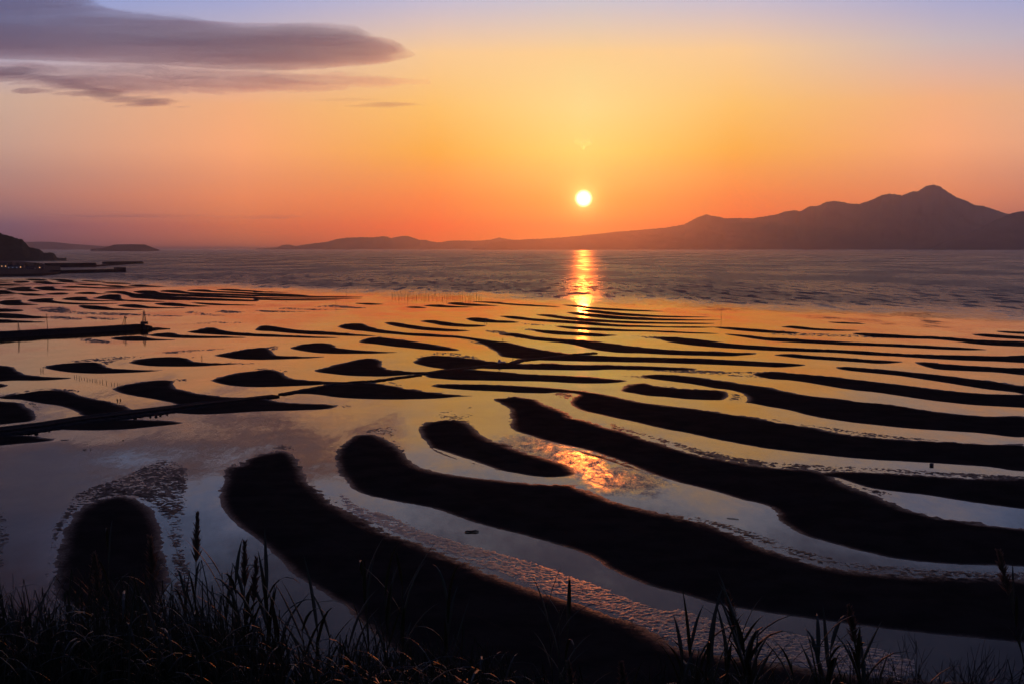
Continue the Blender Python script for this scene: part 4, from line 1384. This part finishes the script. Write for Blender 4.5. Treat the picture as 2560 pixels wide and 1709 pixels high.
def house(px, py, w, d, h, rz, label, lit):
    p = G(px, py, 4.2)
    t = thing('house', p, label, 'house', 'houses on the harbour shore', rz)
    mb = MB()
    mb.box((0, 0, h / 2), (w, d, h))
    wl = mb.build('wall', M['wall'], t)
    mb = MB()
    e_ = .5
    mb.poly([(-w / 2 - e_, -d / 2 - e_, h), (w / 2 + e_, -d / 2 - e_, h), (w / 2 + e_, d / 2 + e_, h), (-w / 2 - e_, d / 2 + e_, h), (-w / 2 - e_, 0, h + d * .32),
             (w / 2 + e_, 0, h + d * .32)], [(0, 1, 5, 4), (2, 3, 4, 5), (0, 4, 3), (1, 2, 5), (3, 2, 1, 0)])
    mb.build('roof', M['roof'], t)
    nw = max(2, int(w / 4))
    for i in range(nw):
        mb = MB()
        mb.box((-w / 2 + (i + .5) * w / nw, -d / 2 - .03, h * .5), (1.5, .12, 1.5))
        mb.build('window', M[lit] if i % 2 == 0 else M['glass'], t)
    mb = MB()
    mb.box((w * .32, -d / 2 - .03, 1.1), (1.1, .1, 2.2))
    mb.build('door', M['wood'], t)
    return t


house(11, 671, 12, 9, 9, .1, 'tall house with warm lit windows at the left edge of the harbour', 'lit')
house(34, 672, 22, 8, 5, -.05, 'long low shed with bluish windows right of the tall lit house', 'litblue')
house(55, 671, 9, 8, 5, .2, 'small house with a warm lit window right of the long shed', 'lit')
house(78, 674, 16, 9, 4.5, 0, 'dark low house between the small lit house and the end of the quay', 'glass')
house(104, 672, 11, 8, 5, .15, 'house with orange windows nearest to the inner breakwater', 'lit')


def crown_tree(px, py, h, r_, label, seed):
    rnd = random.Random(seed)
    p = G(px, py, 4.2)
    t = thing('tree', p, label, 'tree', 'trees on the harbour shore')
    mb = MB()
    mb.tube([(0, 0, 0), (.2, .1, h * .35), (0, .2, h * .7)], [.45, .32, .12], 6)
    for k in range(4):
        a = rnd.uniform(0, 6.3)
        mb.tube([(0, .1, h * (.35 + .08 * k)), (math.cos(a) * r_ * .6, math.sin(a) * r_ * .6, h * (.55 + .08 * k))], [.16, .05], 5)
    mb.build('trunk', M['bark'], t)
    mb = MB()
    for k in range(260):
        while True:
            q = Vector((rnd.uniform(-1, 1), rnd.uniform(-1, 1), rnd.uniform(-1, 1)))
            if .3 < q.length < 1:
                break
        q = Vector((q.x * r_ * (1.1 - .3 * q.z), q.y * r_, h * .66 + q.z * h * .38))
        a, s_ = rnd.uniform(0, 6.3), rnd.uniform(.35, .8)
        u = Vector((math.cos(a), math.sin(a), rnd.uniform(-.6, .6))) * s_
        w_ = Vector((-math.sin(a), math.cos(a), rnd.uniform(-.8, .8))) * s_
        mb.poly([q - u, q - w_ * .6, q + u, q + w_ * .6], [(0, 1, 2, 3)])
    mb.build('crown', M['forest'], t)


for i, (a, h, r_, lab) in enumerate(((-8, 11, 5, 'round tree cut by the left edge behind the tall lit house'), (20, 10, 4.5, 'dark tree between the tall lit house and the long shed'),
                                     (27, 12, 5, 'tallest dark tree behind the long low shed'), (44, 10, 5, 'spreading tree at the right end of the long shed'),
                                     (66, 9, 4, 'tree right of the small lit house'), (90, 10, 5, 'bushy tree left of the house with orange windows'),
                                     (96, 9, 4, 'slim tree touching the house with orange windows'), (120, 8, 4.5, 'last tree towards the breakwater'))):
    crown_tree(a, 668.5, h, r_, lab, 100 + i)


# ------------------------------------------------------------------ reeds and grass on the hillside
def arc(base, az, el0, length, droop, n=6):
    pts, p, el = [Vector(base)], Vector(base), el0
    for i in range(n):
        el -= droop / n * (0.4 + 1.2 * i / n)
        st = length / n
        p = p + Vector((math.cos(az) * math.cos(el), math.sin(az) * math.cos(el), math.sin(el))) * st
        pts.append(p.copy())
    return pts


def reed(px, py, Y, plume, lean, label, seed, nleaf=12, leaf=.55, wide=.03, group='tall reeds on the slope'):
    """tip of the plant at a pixel, Y metres out; rooted in the slope below"""
    rnd = random.Random(seed)
    tip = at(px, py, Y)
    bx, by = tip.x - lean, Y + rnd.uniform(-.25, .25)
    base = Vector((bx, by, hz(bx, by) - .05))
    t = thing('reed', base, label, 'reed', group)
    top = (tip - base) * (1.0 if plume else max(.5, 1 - leaf * .30 / max(1.0, tip.z - base.z)))
    L = top.length
    n = 9
    stem = []
    for i in range(n + 1):
        f = i / n
        stem.append(Vector((top.x * f ** 1.8, top.y * f ** 1.8, top.z * f)))
    pl = .34 * min(1.3, L / 3.2) if plume else 0.0
    mb = MB()
    mb.tube(stem, [.011 - .008 * i / n for i in range(n + 1)], 5)
    mb.build('stem', M['cane'], t)

    def on(f):
        f = max(0, min(.9999, f)) * n
        i = int(f)
        return stem[i].lerp(stem[i + 1], f - i)
    side0 = rnd.uniform(0, 6.3)
    nleaf = int(nleaf * 1.9)
    for i in range(nleaf):
        f = .40 + (.59 if not plume else .46) * i / max(1, nleaf - 1)
        az = side0 + math.pi * i + rnd.uniform(-.9, .9)
        ln = leaf * rnd.uniform(.7, 1.25) * (1.0 - .35 * (f - .4))
        p = arc(on(f), az, rnd.uniform(1.05, 1.42), ln, rnd.uniform(.15, 1.0) if rnd.random() < .7 else rnd.uniform(1.0, 2.0))
        w = [wide * 1.0 * s_ for s_ in (.35, .85, 1.0, .9, .68, .4, .03)]
        mb = MB()
        mb.blade(p, w, Vector((-math.sin(az), math.cos(az), 0)))
        mb.build('leaf', M['reed'], t)
    if plume:
        mb = MB()
        axis = (stem[-1] - stem[-3]).normalized()
        for i in range(260):
            f = rnd.random()
            b_ = stem[-1] - axis * pl * (1 - f) * 1.0
            a = rnd.uniform(0, 6.3)
            out = Vector((math.cos(a), math.sin(a), 0)) * (.55 if plume == 1 else .95)
            d = (axis + out * rnd.uniform(.3, 1.0)).normalized()
            ln = pl * rnd.uniform(.14, .34) * (1.15 - f * .7)
            u = d.cross(Vector((rnd.uniform(-1, 1), rnd.uniform(-1, 1), .3))).normalized() * .0034
            q = b_ + d * ln - Vector((0, 0, ln * ln * .8))
            mb.poly([b_ - u, b_ + u, (b_ + q) / 2 + u * 1.6, q, (b_ + q) / 2 - u * 1.6], [(0, 1, 2, 3, 4)])
        mb.build('plume', M['plume'], t)
    return t


reed(493, 1286, 9.5, 1, .05, 'tallest reed at left, thin with a narrow plume, standing clear over the pale channel', 1, 9, .38, .022)
reed(612, 1357, 9.0, 1, .10, 'reed with the fattest upright plume in front of the blue channel', 2, 13, .60, .030)
reed(641, 1398, 8.8, 1, .12, 'shorter plumed reed just right of the fattest plume', 3, 10, .5, .028)
reed(552, 1375, 9.2, 0, -.12, 'leafy reed spear leaning left of the fattest plume', 4, 14, .62, .030)
reed(587, 1390, 8.9, 0, -.02, 'leafy plumeless reed between the leaning spear and the fattest plume', 5, 12, .6, .03)
reed(667, 1405, 8.6, 0, .05, 'tall pointed leafy reed right of the two plumed ones', 6, 13, .62, .03)
reed(699, 1470, 8.3, 0, .04, 'dense bushy reed at the right end of the left clump', 7, 15, .5, .03)
reed(748, 1506, 8.0, 0, -.22, 'reed fanning left at the lower end of the blue channel', 8, 10, .58, .026)
reed(793, 1506, 8.0, 0, .0, 'straight reed in the middle of the fan by the blue channel', 9, 9, .6, .026)
reed(828, 1532, 7.9, 0, .15, 'reed leaning right beside the fan by the blue channel', 10, 10, .5, .026)
reed(235, 1384, 9.0, 2, -.16, 'feathery brown plume over the dark bank at far left', 11, 9, .5, .024)
reed(375, 1344, 9.6, 2, -.10, 'feathery plume standing between the far left one and the tallest reed', 12, 9, .5, .024)
reed(268, 1312, 9.8, 0, -.05, 'faint thin leaf spear above the far left plume', 13, 8, .6, .02)
reed(462, 1378, 9.2, 0, .02, 'thin leaf spear just left of the tallest reed', 14, 8, .6, .022)
reed(1367, 1457, 7.8, 0, -.12, 'left blade shoot of the trio over the copper sand', 15, 6, .5, .02)
reed(1398, 1474, 7.8, 0, 0, 'middle blade shoot of the trio over the copper sand', 16, 6, .45, .02)
reed(1428, 1469, 7.8, 0, .14, 'right leaning blade shoot of the trio over the copper sand', 17, 6, .5, .02)
reed(900, 1370, 9.0, 0, -.18, 'dim tall reed over the black bank, left of centre', 18, 9, .6, .024)
reed(960, 1420, 8.6, 0, -.05, 'dim reed right of the dim tall one over the black bank', 19, 9, .6, .024)
reed(1006, 1396, 8.8, 0, .05, 'dim straight reed near bottom centre', 20, 9, .6, .024)
reed(1123, 1422, 8.4, 0, .05, 'dim spreading reed left of the copper sand', 21, 10, .6, .024)
reed(866, 1558, 7.6, 0, -.1, 'low leafy reed below the end of the blue channel', 22, 10, .5, .026)
reed(1421, 1655, 7.0, 2, -.2, 'bent plume low at bottom centre', 23, 6, .4, .022)
reed(1553, 1659, 7.0, 2, -.15, 'drooping plume at the bottom right of centre', 24, 6, .4, .022)
reed(1817, 1481, 8.6, 2, -.36, 'big leafy reed at right with a pale nodding plume', 25, 20, .62, .034)
reed(1850, 1540, 8.2, 0, -.25, 'second big leafy reed, directly right of the nodding plume', 26, 18, .6, .034)
reed(2123, 1516, 8.2, 2, -.30, 'leaning reed with a loose plume at lower right', 27, 10, .5, .028)
reed(2496, 1378, 8.6, 2, -.42, 'arching plume reaching in from the right edge', 28, 7, .45, .022)
reed(2042, 1552, 8.0, 0, -.14, 'fan-leaved reed left of the loose plume', 29, 12, .6, .03)
reed(2082, 1558, 8.0, 0, .12, 'right-leaning reed next to the fan-leaved one', 30, 10, .55, .03)
reed(2137, 1582, 7.8, 0, -.18, 'leafy reed below the loose plume', 31, 12, .55, .028)
reed(1719, 1557, 8.0, 0, -.15, 'slim reed left of the big leafy one, leaning left', 32, 10, .6, .026)
reed(1706, 1566, 7.8, 0, -.05, 'dark bladed reed at the foot of the copper sand', 33, 10, .5, .028)
reed(1766, 1570, 7.9, 0, -.12, 'reed with broad dark leaves left of the nodding plume', 34, 11, .55, .03)
reed(1820, 1548, 8.2, 0, -.03, 'upright shoot directly under the nodding plume', 35, 9, .5, .026)
reed(1972, 1590, 7.8, 0, -.22, 'single reed leaning left between the big leafy one and the fan', 36, 9, .55, .026)


def twig_bush(px, py, Y, spread, label, seed, levels=5):
    rnd = random.Random(seed)
    tip = at(px, py, Y)
    base = Vector((tip.x, Y, hz(tip.x, Y) - .05))
    t = thing('bare_bush', base, label, 'bush', 'bare twiggy bushes on the slope')
    H = tip.z - base.z

    def grow(mb, p, d, ln, r_, lev):
        q = p + d * ln
        mid = (p + q) / 2 + Vector((rnd.uniform(-1, 1), rnd.uniform(-1, 1), 0)) * ln * .06
        mb.tube([p, mid, q], [r_, r_ * .85, r_ * .7], 4)
        if lev == 0:
            return
        for k in range(rnd.choice((2, 3, 3))):
            nd = (d + Vector((rnd.uniform(-1, 1), rnd.uniform(-.7, .7), rnd.uniform(-.25, .75))) * .62).normalized()
            grow(mb, p.lerp(q, rnd.uniform(.55, 1)), nd, ln * rnd.uniform(.6, .82), r_ * .66, lev - 1)
    for k in range(4):
        mb = MB()
        d = Vector((rnd.uniform(-1, 1) * spread, rnd.uniform(-.4, .4) * spread, 1)).normalized()
        grow(mb, Vector((rnd.uniform(-.1, .1), rnd.uniform(-.1, .1), 0)), d, H * .36, .014, levels)
        mb.build('branch', M['bark'], t)


twig_bush(48, 1395, 8.5, .75, 'bare twiggy bush at the left edge before the pale water', 51)
twig_bush(110, 1420, 8.2, .8, 'second bare bush, right beside the one at the left edge', 52)
twig_bush(2300, 1590, 8.2, .8, 'bare thin-twigged bush at lower right over the dark channel', 53)
twig_bush(2420, 1620, 8.0, .8, 'low bare bush in the bottom right corner', 54)

# the mass of long grass that fills the foot of the picture
gx = [-100, 0, 60, 130, 200, 300, 380, 450, 520, 600, 700, 760, 830, 900, 1000, 1100, 1200, 1300, 1400, 1500, 1600, 1700, 1800, 1900, 2000, 2100, 2250, 2400, 2560, 2660]
gy = [1495, 1515, 1535, 1545, 1505, 1495, 1515, 1525, 1545, 1575, 1625, 1675, 1665, 1620, 1640, 1650, 1645, 1700, 1740, 1740, 1730, 1720, 1710, 1730, 1750, 1720, 1710, 1730, 1740, 1750]
rnd = random.Random(77)
mb = MB()
for i in range(7000):
    px = rnd.uniform(-90, 2650)
    lim = float(np.interp(px, gx, gy))
    py = lim + abs(rnd.gauss(0, 1)) * 90 + rnd.uniform(0, 60)
    Y = rnd.uniform(6.4, 9.2)
    tip = at(px, min(py, 1900), Y)
    lean = rnd.gauss(0, .28)
    bx = tip.x - lean
    by = Y + rnd.gauss(0, .25)
    bz = hz(bx, by)
    H = tip.z - bz
    if H < .35:
        continue
    az = math.atan2(rnd.gauss(0, .5), lean)
    n = 6
    crest = rnd.uniform(1.0, 1.12)
    pts = []
    for k in range(n + 1):
        f = k / n
        z = H * crest * math.sin(min(1, f / .86) * math.pi / 2) if f < .86 else H * (crest - (crest - 1) * ((f - .86) / .14))
        pts.append(Vector((bx + lean * f ** 2.2, by + (tip.y - by) * f ** 2, bz + z)))
    w = rnd.uniform(.005, .013)
    mb.blade(pts, [w * s_ for s_ in (.6, .9, 1, 1, .85, .5, .04)], Vector((-math.sin(az), math.cos(az), 0)))
tag(mb.build('undergrowth', M['grass']), kind='stuff')
# drooping leaf sprays that catch the sun in the mass
mb = MB()
for i in range(800):
    px = rnd.uniform(-60, 2620)
    lim = float(np.interp(px, gx, gy))
    py = lim + abs(rnd.gauss(0, 1)) * 110 + 30
    if py > 1800:
        continue
    Y = rnd.uniform(6.2, 8.6)
    p0 = at(px, py, Y)
    az = rnd.uniform(0, 6.3)
    g_ = hz(p0.x, Y)
    if p0.z - g_ < .3:
        continue
    mb.tube([(p0.x + rnd.uniform(-.1, .1), Y, g_), (p0.x, Y, p0.z)], [.006, .003], 3)
    for k in range(3):
        az += rnd.uniform(1.5, 2.6)
        pts = arc(p0 - Vector((0, 0, .12 * k)), az, rnd.uniform(.5, 1.1), rnd.uniform(.25, .5), rnd.uniform(1.2, 2.4))
        w = rnd.uniform(.008, .017)
        mb.blade(pts, [w * s_ for s_ in (.4, .85, 1, .9, .7, .4, .03)], Vector((-math.sin(az), math.cos(az), 0)))
tag(mb.build('grass', M['spray']), kind='stuff')
